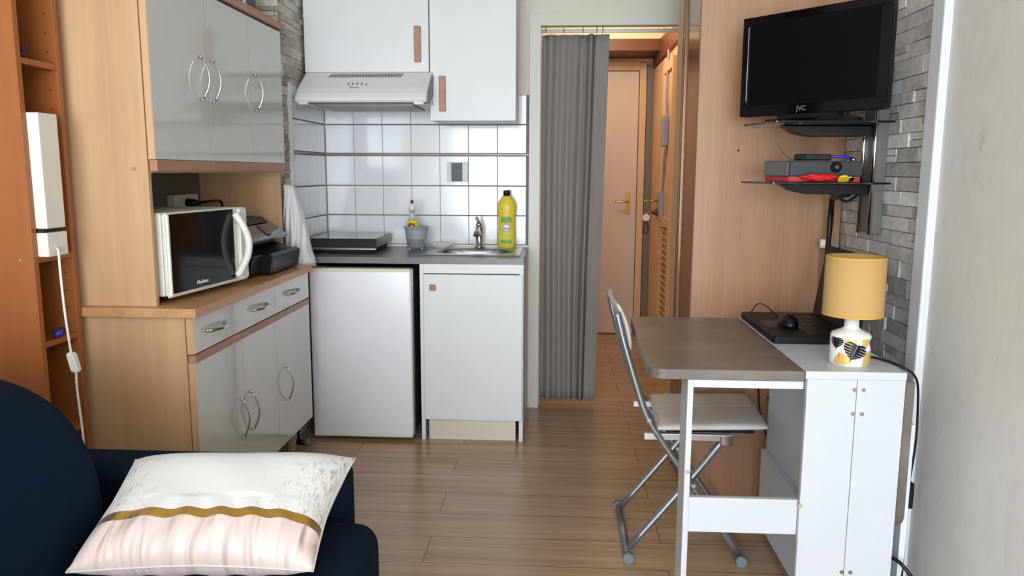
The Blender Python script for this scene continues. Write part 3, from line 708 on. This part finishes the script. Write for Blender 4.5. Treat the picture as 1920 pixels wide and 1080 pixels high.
obox(MW,.012,.368,-.003,.001,.018,.258,.001).build('door_glass',M['black_gloss'],dr)
mb=MB(); pts=[MW(.372+.012*math.sin(PI*t/14),-.008-.040*math.sin(PI*t/14),.028+.215*t/14) for t in range(15)]
mb.tube(pts,.0125,14,2); mb.build('door_handle',M['off_white'],dr)
obox(MW,.392,.445,-.012,.002,.01,.262,.006,3).build('control_panel',M['off_white'],mw)
MB().cyl(MW(.44,.006,.235),MW(.449,.006,.235),.009).build('dial',M['redp'],mw)
text('logo','Moulinex',.017,MW(.165,-.0035,.036),U,(0,0,1),M['white_pl'],dr,shear=.2)
for u in (.03,.40):
    for d_ in (.04,.27): MB().cyl(MW(u,d_,-.002),MW(u,d_,.011),.012).build('foot',M['black'],mw)

# wall socket and its plugs inside the niche
so=thing('wall_socket','cream double wall socket at the back of the niche above microwave','socket',(-1.525,3.07,1.07))
MB().box(-1.53,-1.495,2.97,3.17,1.085,1.155,.005).build('socket_plate',M['off_white'],so)
pg=thing('power_plug','black plug with looping cord pushed into the niche socket','plug',(-1.48,3.09,1.1))
MB().cyl((-1.495,3.07,1.12),(-1.455,3.07,1.12),.02,.014).build('plug_body',M['black'],pg)
MB().tube([(-1.46,3.07,1.12),(-1.43,3.12,1.125),(-1.42,3.20,1.125),(-1.42,3.225,1.10),(-1.45,3.235,1.085),(-1.50,3.24,1.075),(-1.525,3.245,1.07)],.005).build('cord',M['black'],pg)

# ---------------- printer ----------------
pr=thing('printer','black inkjet printer on the dresser counter right of the microwave','printer',(-1.3,3.0,.852))
ya,yb=2.805,3.225
MB().prism([(-1.50,.853),(-1.15,.853),(-1.135,.862),(-1.125,.93),(-1.20,.955),(-1.22,1.035),(-1.50,1.035)],'y',ya,yb,.006).build('printer_body',M['black'],pr)
MB().prism([(-1.49,1.035),(-1.24,1.035),(-1.215,1.038),(-1.25,1.060),(-1.49,1.063)],'y',ya+.01,yb-.01,.004).build('scanner_lid',M['dgrey'],pr)
MB().prism([(-1.225,1.034),(-1.21,1.034),(-1.135,.985),(-1.14,.975),(-1.20,.960)],'y',ya+.005,yb-.005,.002).build('control_panel',M['glassy_grey'],pr)
a=Vector((-1.205,0,1.0325)); b_=Vector((-1.150,0,.9965)); nn=Vector((.55,0,.83))*.0015
MB().face([a+nn+Vector((0,3.04,0)),b_+nn+Vector((0,3.02,0)),b_+nn+Vector((0,3.07,0)),a+nn+Vector((0,3.09,0))]).build('display',M['mgrey'],pr)
MB().prism([(-1.18,.856),(-1.095,.856),(-1.085,.925),(-1.10,.935),(-1.18,.930)],'y',ya+.09,yb-.012,.004).build('paper_tray',M['black'],pr)

# white plastic bag hanging against the pier
def bagf(u,v):
    z=1.19-.345*v; wv=.030+.085*v**.9; x0=-1.20
    x=x0+(u-.0)*(wv+.01)*1.0+ .003*math.sin(9*v+u*4); y=3.35-.035*math.sin(PI*u)*(.25+v)+.005*math.sin(u*21+v*13)
    return (x,y,z)
mb=MB(); mb.grid(bagf,26,26); mb.grid(lambda u,v:(bagf(u,v)[0],3.392+.003*math.sin(u*9+v*7),bagf(u,v)[2]),20,20)
mb.grid(lambda u,v:(bagf(1,v)[0]+.004*math.sin(PI*u),bagf(1,v)[1]*(1-u)+3.392*u,bagf(1,v)[2]),8,20)
mb.grid(lambda u,v:(bagf(u,1)[0],bagf(u,1)[1]*(1-v)+3.392*v,bagf(u,1)[2]-.012*math.sin(PI*v)),20,6)
tag(mb.build('plastic_bag',M['bag'],solid=.0012),'crumpled white plastic bag hanging on the stone pier behind printer','bag')
fs=thing('airer_foot','dark foot bar with blue-grey cap and chrome rod beside fridge','stand',(-1.165,3.36,0))
MB().tube([(-1.205,3.36,.014),(-1.128,3.36,.014)],.0125,12,1).build('foot_bar',M['black'],fs)
MB().cyl((-1.145,3.36,.016),(-1.118,3.36,.016),.016).build('end_cap',M['greycap'],fs)
MB().cyl((-1.175,3.36,.02),(-1.175,3.36,.62),.006).build('rod',M['chrome'],fs)

# ---------------- orange shelf tower ----------------
tw=thing('shelf_tower','narrow orange-brown wooden shelf tower beside the beech dresser','shelf',(-1.475,2.065,0))
MB().box(-1.555,-1.39,1.972,1.992,0,2.2,.001,1).build('side_panel',M['orange_wood'],tw)
MB().box(-1.555,-1.39,2.138,2.156,0,2.2,.001,1).build('side_panel',M['orange_wood'],tw)
MB().box(-1.556,-1.546,1.992,2.138,0,2.2).build('back_panel',M['orange_wood'],tw)
for z in (2.0,1.540,1.018,.783,.512,.06): MB().box(-1.546,-1.392,1.992,2.138,z-.016,z,.001,1).build('shelf_board',M['orange_wood'],tw)
mb=MB()
for k in range(26): mb.cyl((-1.415,2.1385,.6+k*.032*1.6),(-1.415,2.1372,.6+k*.032*1.6),.0025,n=8)
mb.build('peg_holes',M['dark'],tw)
MB().cyl((-1.425,1.9725,1.011),(-1.425,1.9695,1.011),.0045).build('screw_head',M['chrome'],tw)
bl=thing('box_lamp','tall white box-shaped lamp with corded base inside the orange tower','lamp',(-1.43,2.035,1.018))
MB().box(-1.50,-1.36,1.994,2.074,1.094,1.400,.003).build('lamp_shade',M['off_white'],bl)
MB().box(-1.48,-1.375,2.002,2.07,1.083,1.094).build('shadow_gap_neck',M['dark'],bl)  # support coloured dark to stand in for the shadow gap under the shade
MB().box(-1.50,-1.362,1.994,2.080,1.018,1.083,.003).build('lamp_foot',M['off_white'],bl)
cr=MB().tube([(-1.362,2.03,1.040),(-1.345,2.01,1.03),(-1.338,2.0,.98),(-1.335,2.0,.87),(-1.328,2.0,.77),(-1.326,2.0,.748)],.0032).tube([(-1.316,2.0,.708),(-1.318,2.0,.66),(-1.315,2.0,.59),(-1.305,1.99,.51),(-1.30,1.98,.42),(-1.30,1.96,.30),(-1.31,1.94,.05),(-1.34,1.93,.006)],.0032).build('cord',M['white_pl'],bl)
obox(lambda u,v,z:Vector((-1.321+u-.22*z,2.0+v,.728+z)),-.0105,.0105,-.012,.012,-.027,.027,.004,3).build('inline_switch',M['white_pl'],cr)
mb=MB(); rr=random.Random(2)
for k in range(14):
    a=rr.uniform(0,2*PI); e=rr.uniform(.2,1.4); L=rr.uniform(.015,.035); mb.cyl((-1.412,2.022,1.548),(-1.412+L*math.cos(a)*math.cos(e),2.022+.5*L*math.sin(a)*math.cos(e),1.548+L*math.sin(e)),.005,.001,8)
mb.sphere((-1.412,2.022,1.5485),.010,1.3,1.3,.8)
tag(mb.build('spiky_figure',M['purple']),'tiny dark purple spiky ornament on the tower shelf above lamp','ornament')
sd=thing('screwdriver','blue-handled screwdriver lying on the lower tower shelf','screwdriver',(-1.44,2.05,.783))
MB().cyl((-1.425,2.115,.795),(-1.395,2.055,.795),.0075,.009).sphere((-1.393,2.051,.795),.011).build('grip',M['blue'],sd)
MB().cyl((-1.425,2.115,.795),(-1.445,2.130,.788),.0028).build('shaft',M['dark'],sd)

# ---------------- sofa and cushion ----------------
sf_=thing('sofa','navy blue fabric sofa with rounded back in the near left corner','sofa',(-1.0,1.0,0))
def rpoly(pts,r,n=8):
    out=[]; m=len(pts)
    for i in range(m):
        p=Vector(pts[i]); a=Vector(pts[i-1]); b_=Vector(pts[(i+1)%m]); rr=r[i] if isinstance(r,list) else r
        p0=p+(a-p).normalized()*rr; p1=p+(b_-p).normalized()*rr
        for k in range(n+1):
            t=k/n; out.append(tuple(p0*(1-t)**2+p*2*t*(1-t)+p1*t*t))
    return out
MB().box(-1.52,-.462,1.585,1.72,.05,.602,.045,6).build('armrest',M['sofa'],sf_)
MB().box(-1.50,-.42,.35,1.585,.08,.34,.02,4).build('seat_base',M['sofa'],sf_)
MB().box(-1.05,-.372,.38,1.578,.30,.505,.05,6).build('seat_cushion',M['sofa'],sf_)
poly=rpoly([(-1.50,.1),(-.905,.1),(-.905,.855),(-1.50,.855)],[.02,.02,.30,.1],14)
MB().loaf(poly,.40,1.46,.05).build('backrest',M['sofa'],sf_)
MB().box(-1.52,-.42,.2,.345,.05,.602,.045,6).build('armrest',M['sofa'],sf_)
for x in (-.5,-1.45):
    for y in (.27,1.66): MB().cyl((x,y,0),(x,y,.055),.02).build('leg',M['black'],sf_)
# cushion
cw,ch=.240,.160
def pil(sgn):
    def f(u,v):
        a=2*u-1; b_=2*v-1
        pin=1-.09*(1-abs(a)**1.6)*(abs(b_)**3); pin2=1-.06*(1-abs(b_)**1.6)*(abs(a)**3)
        x=a*(cw-.008+.008*b_)*pin2; y=b_*ch*pin
        h=.062*((1-a**4)*(1-b_**4))**.55
        wr=0
        if b_<-.15:
            k=min(1,(-.15-b_)/.3); wr=k*.0045*math.sin(a*21+2.2*math.sin(b_*3+a*2))*(1-a*a)
        else: wr=.0025*math.sin(a*7+b_*4)*(1-a*a)*(1-b_*b_)
        return (x,y,sgn*(h+wr*(1-b_**8)))
    return f
mb=MB(); mb.grid(pil(1),90,60); mb.grid(pil(-1),90,60); bmesh.ops.remove_doubles(mb.bm,verts=mb.bm.verts[:],dist=1e-5); bmesh.ops.recalc_face_normals(mb.bm,faces=mb.bm.faces[:])
cs=mb.build('cushion',M['cushion'],world=(0,0,0))
tag(cs,'white and blush pink cushion with gold stripe leaning on navy armrest','cushion')
per=[]
f=pil(1)
for i in range(40): per.append(f(i/40,0))
for i in range(30): per.append(f(1,i/30))
for i in range(40): per.append(f(1-i/40,1))
for i in range(31): per.append(f(0,1-i/30))
cp=MB().tube(per,.0018,6,1).build('piping',M['leather'],cs)
nrm=Vector((0,-.30,.954)).normalized(); ydir=Vector((-.05,.954,.30)).normalized(); xdir=ydir.cross(nrm).normalized(); ydir2=nrm.cross(xdir)
cs.matrix_world=Matrix((( xdir.x,ydir.x,nrm.x,-.662),(xdir.y,ydir.y,nrm.y,1.42),(xdir.z,ydir.z,nrm.z,.582),(0,0,0,1)))

# ---------------- TV and wall shelf unit ----------------
tv=thing('television','black flat television on the upper glass wall shelf','television',(.78,2.5,1.41))
TL=Vector((.607,2.68,1.432)); TR=Vector((.935,2.32,1.432)); tu=(TR-TL).normalized(); tw_=(TR-TL).length; tn=Vector((-tu.y*-1,0,0)); tn=Vector((tu.y,-tu.x,0))
if tn.y>0: tn=-tn
def TV(u,d,z): return TL+tu*u-tn*d+Vector((0,0,z))
th=.316
obox(TV,0,tw_,0,.035,0,th,.005,3).build('tv_housing',M['black'],tv)
obox(TV,.04,tw_-.04,.035,.065,.05,th-.05,.008).build('tv_back',M['black'],tv)
mb=MB()
for a in ((.0,tw_,0,.034),(.0,tw_,th-.026,th),(0,.030,.034,th-.026),(tw_-.030,tw_,.034,th-.026)):
    m_=obox(TV,a[0]+.001,a[1]-.001,-.004,.001,a[2]+.001,a[3]-.001,.0008,1); me=bpy.data.meshes.new('x'); m_.bm.to_mesh(me); mb.bm.from_mesh(me)
mb.build('bezel',M['black_gloss'],tv)
obox(TV,.030,tw_-.030,-.0006,.001,.034,th-.026,0).build('screen_panel',M['screen'],tv)
obox(TV,.0225,.0245,-.0055,-.003,.05,th-.03,.0005,1).build('reflection_strip',M['chrome'],tv)  # added chrome line stands in for the window's reflection on the bezel
text('logo','JVC',.021,TV(tw_*.462,-.0048,.0165),tu,(0,0,1),M['satin'],tv,bold=.0003)
obox(TV,.14,.34,.0,.05,-.014,.004,.002).build('stand_neck',M['black'],tv)
obox(TV,.10,.38,-.015,.09,-.028,-.013,.004).build('stand_base',M['black_gloss'],tv)

su=thing('wall_shelf_unit','wall bracket with chrome rails and two dark glass shelves under television','shelf',(.9,2.55,1.07))
for y in (2.528,2.618): MB().cyl((.995,y,1.055),(.995,y,1.60),.0065).build('rail',M['chrome'],su)
MB().box(.998,1.032,2.528,2.618,1.06,1.60).build('rail_cover',M['mgrey'],su)
for zt in (1.404,1.222):
    poly=rpoly([(.60,2.60),(.645,2.395),(1.0,2.395),(1.0,2.66),(.66,2.70)],.01,4)
    MB().prism(poly,'z',zt-.006,zt,.001,1).build('glass_shelf',M['glass'],su)
    MB().prism([(.715,zt-.009),(.75,zt-.030),(.80,zt-.040),(.995,zt-.040),(.995,zt-.007),(.715,zt-.007)],'y',2.545,2.60,.002).build('bracket',M['black'],su)
    MB().cyl((.735,2.44,zt-.009),(.735,2.44,zt+.0),.006).build('shelf_pin',M['chrome'],su)
# TV box, red case, etc. on lower shelf
rz=math.radians(12)
DO=Vector((.712,2.455,1.2225)); du=Vector((math.cos(rz*.3),math.sin(rz*.3)*-.4,0)).normalized(); dn=Vector((-.2,.98,0)).normalized()
def DB(u,v,z): return DO+du*u+dn*v+Vector((0,0,z))
rc=obox(DB,0,.215,0,.16,0,.015,.002).build('red_case',M['redp']); 
def settle(o):  # origin to base centre is done by build
    return o
tag(rc,'flat red case under the set-top box on the lower glass shelf','case')
db=thing('set_top_box','dark grey set-top box with round button on the lower glass shelf','set-top box',(.82,2.53,1.2375))
obox(DB,0,.22,0,.165,.0155,.064,.004,3).build('box_housing',M['dgrey'],db)
obox(DB,-.002,.001,.005,.160,.018,.062,.001).build('side_face',M['mgrey'],db)
mb=MB(); mb.cyl(DB(.14,.001,.045),DB(.14,-.006,.045),.017); mb.build('button',M['black'],db)
mb=MB(); mb.cyl(DB(.14,-.006,.045),DB(.14,-.008,.045),.006); mb.build('button_mark',M['satin'],db)
mbx=thing('media_box','small black box on top of the set-top box','box',(.81,2.53,1.287))
obox(DB,.06,.145,.03,.10,.0645,.086,.004,3).build('box_housing',M['black'],mbx)
MB().tube([DB(.145,.06,.077),DB(.17,.05,.078),DB(.19,.04,.076),DB(.20,.03,.070)],.005).build('blue_cable',M['blue'],mbx)
MB().tube([DB(.20,.03,.070),DB(.207,.02,.066)],.006,8,1).build('cable_plug',M['satin'],mbx)
# red cloth: crumpled pouch
mb=MB(); rr=random.Random(7)
b=bmesh.new(); bmesh.ops.create_uvsphere(b,u_segments=28,v_segments=14,radius=1)
for v in b.verts:
    n_=.12*math.sin(v.co.x*7+v.co.z*5)+.10*math.sin(v.co.y*9+v.co.x*4); v.co=Vector((v.co.x*.052*(1+n_),v.co.y*.020*(1+n_),v.co.z*.0115*(1+n_)))+Vector((.795,2.43,1.2355))
mb._merge(b,True)
rp=mb.build('red_pouch',M['red']); tag(rp,'crumpled red cloth strap in front of the set-top box','strap')
yt=thing('yellow_tag','oval yellow and grey token at the right of red strap','tag',(.868,2.415,1.223))
MB().cyl((.862,2.408,1.229),(.862,2.412,1.2345),.0165).build('disc',M['tag_yellow'],yt)
MB().cyl((.884,2.412,1.230),(.884,2.416,1.2355),.011).build('metal_end',M['satin'],yt)
# cables
tag(MB().tube([(.70,2.60,1.385),(.715,2.60,1.34),(.745,2.61,1.305),(.765,2.60,1.29)],.0018).build('antenna_cable',M['mgrey']),'thin grey cable from the television shelf down to the box','cable')
cbn=thing('cable_bundle','black cables hanging from the lower glass shelf down behind laptop','cable',(.97,2.8,.9))
MB().tube([(.945,2.58,1.182),(.93,2.66,1.168),(.95,2.75,1.172),(.965,2.80,1.12),(.966,2.805,1.02),(.965,2.81,.93),(.97,2.82,.76)],.008).build('cord',M['black'],cbn)
MB().tube([(.985,2.60,1.185),(.975,2.68,1.155),(.955,2.74,1.165),(.978,2.815,1.08),(.975,2.82,.98),(.98,2.83,.78)],.0045).build('cord',M['black'],cbn)
MB().cyl((.952,2.82,.985),(.952,2.82,1.015),.011).build('white_plug',M['white_pl'],cbn)

# ---------------- gateleg table ----------------
tb=thing('folding_table','white gateleg table with one grey concrete-look leaf raised','table',(.6,2.3,0))
TZ_=.755
MB().prism(rpoly([(.632,1.937),(.882,1.937),(.882,2.67),(.632,2.67)],.002,2),'z',TZ_-.020,TZ_,.001,1).build('fixed_top',M['white_lam2'],tb)
MB().prism(rpoly([(.238,1.935),(.631,1.935),(.631,2.655),(.258,2.655)],[.045,.001,.001,.04],8),'z',TZ_-.027,TZ_,.0015,1).build('raised_leaf',M['concrete'],tb)
ep=MB().box(.639,.762,1.942,1.958,0,TZ_-.020,.0008,1).box(.7635,.882,1.942,1.958,0,TZ_-.020,.0008,1).build('end_panel',M['white_lam2'],tb)
mb=MB()
for x,z in ((.757,.708),(.779,.708),(.757,.645),(.779,.645),(.757,.215),(.779,.215)): MB().cyl((x,1.943,z),(x,1.9395,z),.0052).build('screw',M['satin'],ep)
MB().box(.748,.882,2.65,2.666,0,TZ_-.02).build('end_panel',M['white_lam2'],tb)
MB().box(.748,.762,1.958,2.65,.02,TZ_-.02).build('centre_board',M['blue_lam'],tb)
MB().box(.728,.747,1.958,2.65,.02,.29).build('stretcher_board',M['blue_lam'],tb)
MB().box(.342,.357,1.953,2.050,0,TZ_-.027,.001,1).build('gate_leg',M['white_lam2'],tb)
MB().box(.357,.638,1.956,1.972,.308,.404,.001,1).build('lower_rail',M['white_lam2'],tb)
MB().box(.357,.638,1.965,1.980,.700,TZ_-.027,.001,1).build('upper_rail',M['blue_lam'],tb)
for p,q in (((.3495,1.954,.475),(.3495,1.951,.475)),((.640,1.9445,.395),(.640,1.940,.395))): MB().cyl(p,q,.006).build('dowel_cap',M['beech'],tb)
MB().prism(rpoly([(1.975,.325),(2.64,.325),(2.64,.722),(1.975,.722)],[.04,.04,.002,.002],6),'x',.897,.921,.0015,1).build('folded_leaf',M['concrete'],tb)
MB().box(.925,.940,2.00,2.08,0,.60).build('folded_gate_leg',M['blue_lam'],tb)
MB().box(.884,.897,1.99,2.02,.66,.71).build('hinge_block',M['satin'],tb)

# ---------------- chair ----------------
chx=thing('folding_chair','folding chair with silver tubes and cream padded seat under the table','chair',(.45,2.56,0))
A=[(.191,.817),(.206,.757),(.224,.693),(.269,.548),(.296,.479),(.34,.409),(.447,.252),(.598,.030)]
for yy in (2.385,2.742): MB().tube([(x,yy,z) for x,z in A],.0115,14,4).build('back_leg_tube',M['grey_tube'],chx)
Bp=[(.552,.418),(.540,.405),(.515,.372),(.446,.279),(.25,.032)]
for yy in (2.405,2.722): MB().tube([(x,yy,z) for x,z in Bp],.0115,14,4).build('front_leg_tube',M['grey_tube'],chx)
for x in (.244,.604):
    MB().cyl((x,2.36,.0165),(x,2.768,.0165),.012).build('floor_bar',M['grey_tube'],chx)
    for y in (2.352,2.752): MB().cyl((x,y,.0165),(x,y+.022,.0165),.0165).build('foot_cap',M['greycap'],chx)
for yy in (2.385,2.742):
    MB().box(.285,.565,yy-.005 if yy<2.5 else yy-.012,yy+.012 if yy<2.5 else yy+.005,.408,.430,.002).build('seat_rail',M['satin'],chx)
    MB().box(.525,.565,yy-.008,yy+.008,.395,.428,.003).build('pivot_bracket',M['chrome'],chx)
    MB().cyl((.30,yy-.016,.475),(.30,yy+.016,.475),.007).build('pivot_pin',M['chrome'],chx)
    MB().cyl((.447,yy-.014,.262),(.447,yy+.034 if yy<2.5 else yy-.034,.262),.006).build('pivot_pin',M['chrome'],chx)
def seatf(top):
    def f(u,v):
        x=.322+.362*u+.022*v; y=2.378+.375*v+.03*u
        e=max(0,(1-(2*u-1)**8)*(1-(2*v-1)**8)); h=.016*e**.4
        if abs(v-.5)<.02: h-=.0015
        return (x,y,.445+(h if top else -.010*e**.3))
    return f
mb=MB(); mb.grid(seatf(True),50,50); mb.grid(seatf(False),50,50); bmesh.ops.remove_doubles(mb.bm,verts=mb.bm.verts[:],dist=1e-5); bmesh.ops.recalc_face_normals(mb.bm,faces=mb.bm.faces[:]); mb.build('seat',M['leather'],chx)
MB().box(.36,.64,2.42,2.72,.424,.434).build('seat_board',M['black'],chx)
def backf(sgn):
    def f(u,v):
        y=2.400+.328*u; z=.690+.155*v; xb=.2255-.046*v-.012*math.sin(PI*u)
        e=max(0,(1-(2*u-1)**6)*(1-(2*v-1)**6))**.4
        xb+= .010*math.sin(PI*v)
        return (xb+.012+(.014*e if sgn>0 else -.008*e),y,z)
    return f
mb=MB(); mb.grid(backf(1),30,30); mb.grid(backf(-1),30,30); bmesh.ops.remove_doubles(mb.bm,verts=mb.bm.verts[:],dist=1e-5); bmesh.ops.recalc_face_normals(mb.bm,faces=mb.bm.faces[:]); mb.build('backrest_pad',M['leather'],chx)
for z,x in ((.795,.197),(.715,.219)):
    for yy in (2.385,2.742): MB().cyl((x-.014,yy,z),(x-.009,yy,z),.004).build('rivet',M['chrome'],chx)

# ---------------- laptop, mouse ----------------
lp=thing('laptop','open black laptop on the table behind the lamp','laptop',(.76,2.46,TZ_))
ba=MB().prism(rpoly([(.636,2.25),(.884,2.25),(.884,2.66),(.636,2.66)],.012,5),'z',TZ_+.001,TZ_+.022,.003,2).build('laptop_base',M['laptop'],lp)
mb=MB()
for i in range(5):
    for j in range(15): mb.box(.745+i*.021,.763+i*.021,2.275+j*.0243,2.296+j*.0243,TZ_+.022,TZ_+.0235)
mb.build('keys',M['black'],ba)
MB().box(.655,.715,2.40,2.50,TZ_+.0215,TZ_+.0226).build('touchpad',M['dgrey'],ba)
dirv=Vector((.036,0,.24)).normalized(); 
def LS(y,h,t): 
    return Vector((.876,0,TZ_+.022))+dirv*h+Vector((dirv.z,0,-dirv.x))*t+Vector((0,y,0))
obox(lambda a,b_,c_:LS(a,b_,c_),2.255,2.655,0,.235,0,.008,.002).build('laptop_screen',M['laptop'],lp)
obox(lambda a,b_,c_:LS(a,b_,c_),2.268,2.642,.018,.222,-.0006,.001,0).build('display_panel',M['screen'],lp)
for y in (2.30,2.61): MB().cyl((.878,y-.02,TZ_+.024),(.878,y+.02,TZ_+.024),.006).build('hinge',M['black'],lp)
ms=thing('mouse','black wired mouse lying on the laptop','mouse',(.722,2.41,TZ_+.023))
b=bmesh.new(); bmesh.ops.create_uvsphere(b,u_segments=28,v_segments=16,radius=1)
for v in b.verts:
    z=v.co.z*.036 if v.co.z>0 else v.co.z*.003
    v.co=Vector((v.co.x*.030,v.co.y*.048,z))+Vector((.722,2.41,TZ_+.0265))
mb=MB(); mb._merge(b,True); mb.build('mouse_shell',M['black'],ms)
MB().tube([(.715,2.455,TZ_+.034),(.705,2.50,TZ_+.045),(.69,2.545,TZ_+.062),(.675,2.59,TZ_+.062),(.664,2.62,TZ_+.032),(.668,2.65,TZ_+.0245)],.0018).build('cord',M['black'],ms)
tag(MB().tube([(.76,2.69,.765),(.752,2.80,.62),(.752,2.82,.48),(.765,2.82,.36),(.80,2.82,.262),(.81,2.83,.30),(.80,2.86,.42)],.003).build('charger_cable',M['black']),'thin black cable drooping behind table against wood panel','cable')

# ---------------- table lamp ----------------
lm=thing('table_lamp','table lamp with mustard shade and leaf-patterned white ceramic base','lamp',(.772,2.03,TZ_))
lc=(.772,2.03,TZ_)
MB().lathe([(.0465,0),(.0495,.004),(.050,.075),(.047,.082),(.025,.092),(.0185,.098),(.0175,.128)],lc,56).build('ceramic_base',M['ceram'],lm)
MB().cyl((.772,2.03,TZ_+.126),(.772,2.03,TZ_+.16),.012).build('socket',M['white_pl'],lm)
sh=MB().lathe([(.0745,.130),(.0735,.282),(.0725,.2825),(.0735,.130)],lc,72,caps=False).build('lamp_shade',M['lampy'],lm)
mb=MB()
for k in range(3):
    a=k*2*PI/3; mb.cyl((.772,2.03,TZ_+.272),(.772+.072*math.cos(a),2.03+.072*math.sin(a),TZ_+.272),.0015)
mb.cyl((.772,2.03,TZ_+.15),(.772,2.03,TZ_+.275),.004); mb.build('shade_spider',M['white_pl'],lm)
M['binding']=mat('dark_mustard_binding',(206,158,66),.7)
MB().lathe([(.0748,.130),(.0748,.134),(.0742,.134)],lc,72,caps=False).build('shade_rim',M['binding'],sh)
MB().lathe([(.0738,.279),(.0738,.2835),(.0728,.2835)],lc,72,caps=False).build('shade_rim',M['binding'],sh)
def leaf(cu_,cv,size,ang,m,r,lo=.004,hi=.074):
    """monstera-like leaf: heart outline with slots cut in both sides, tip along angle"""
    ca,sa=math.cos(ang),math.sin(ang)
    def T(x,y): x*=size;y*=size; return (cu_+x*ca-y*sa,max(lo,min(hi,cv+x*sa+y*ca)))
    def hw(t): return .62*math.sin(PI*min(1,t+.06)**.62)**.8 if t<.98 else 0
    out=[]; N=7
    for i in range(N):
        t0=i/N; t1=(i+.72)/N; t2=(i+1)/N
        for t in (t0,(t0+t1)/2,t1): out.append((t-.12+.18*hw(t),hw(t)))
        if i<N-1: out+= [(t1-.02,hw(t1)*.32),(t2-.05,hw(t2)*.30)]
    out.append((.92+.14,0))
    mb=MB()
    mb.wrapf(lc,r,1,[T(*p) for p in [(0,.012)]+out]); mb.wrapf(lc,r,1,[T(x,-y) for x,y in [(0,.012)]+out][::-1])
    mb.build('leaf_print',m,lm)
leaf(.000,.060,.050,-PI/2-.35,M['black'],.0508)
leaf(-.030,.062,.034,.25,M['gold'],.0505)
leaf(.012,.066,.030,.1,M['gold'],.0505)
leaf(.050,.006,.050,PI/2+.75,M['gold'],.0504)
leaf(-.034,.004,.040,PI/2+.3,M['gold'],.0504)
leaf(.058,.072,.034,-PI/2,M['black'],.0506)
leaf(-.055,.074,.034,-PI/2,M['black'],.0506)
cr=MB().tube([(.815,2.055,TZ_+.004),(.84,2.09,TZ_+.004),(.86,2.08,TZ_+.004),(.880,2.02,TZ_+.0045),(.905,1.995,TZ_-.004),(.935,2.00,.72),(.948,2.01,.65),(.955,2.02,.55),(.955,2.03,.47),(.950,2.03,.430)],.003).tube([(.948,2.03,.362),(.95,2.03,.30),(.942,2.01,.24),(.938,2.0,.17),(.93,2.0,.05),(.94,2.02,.004)],.003).build('cord',M['black'],lm)
MB().box(.938,.962,2.018,2.042,.360,.432,.004,3).build('inline_switch',M['black'],cr)
tag(MB().tube([(.885,1.99,.235),(.905,1.97,.240),(.925,1.95,.222),(.945,1.94,.18),(.955,1.95,.05),(.96,2.0,.006)],.005).build('power_cable',M['black']),'thick black cable curving out beside the white table end','cable')

for o in bpy.data.objects:
    if '_o' in o: del o['_o']
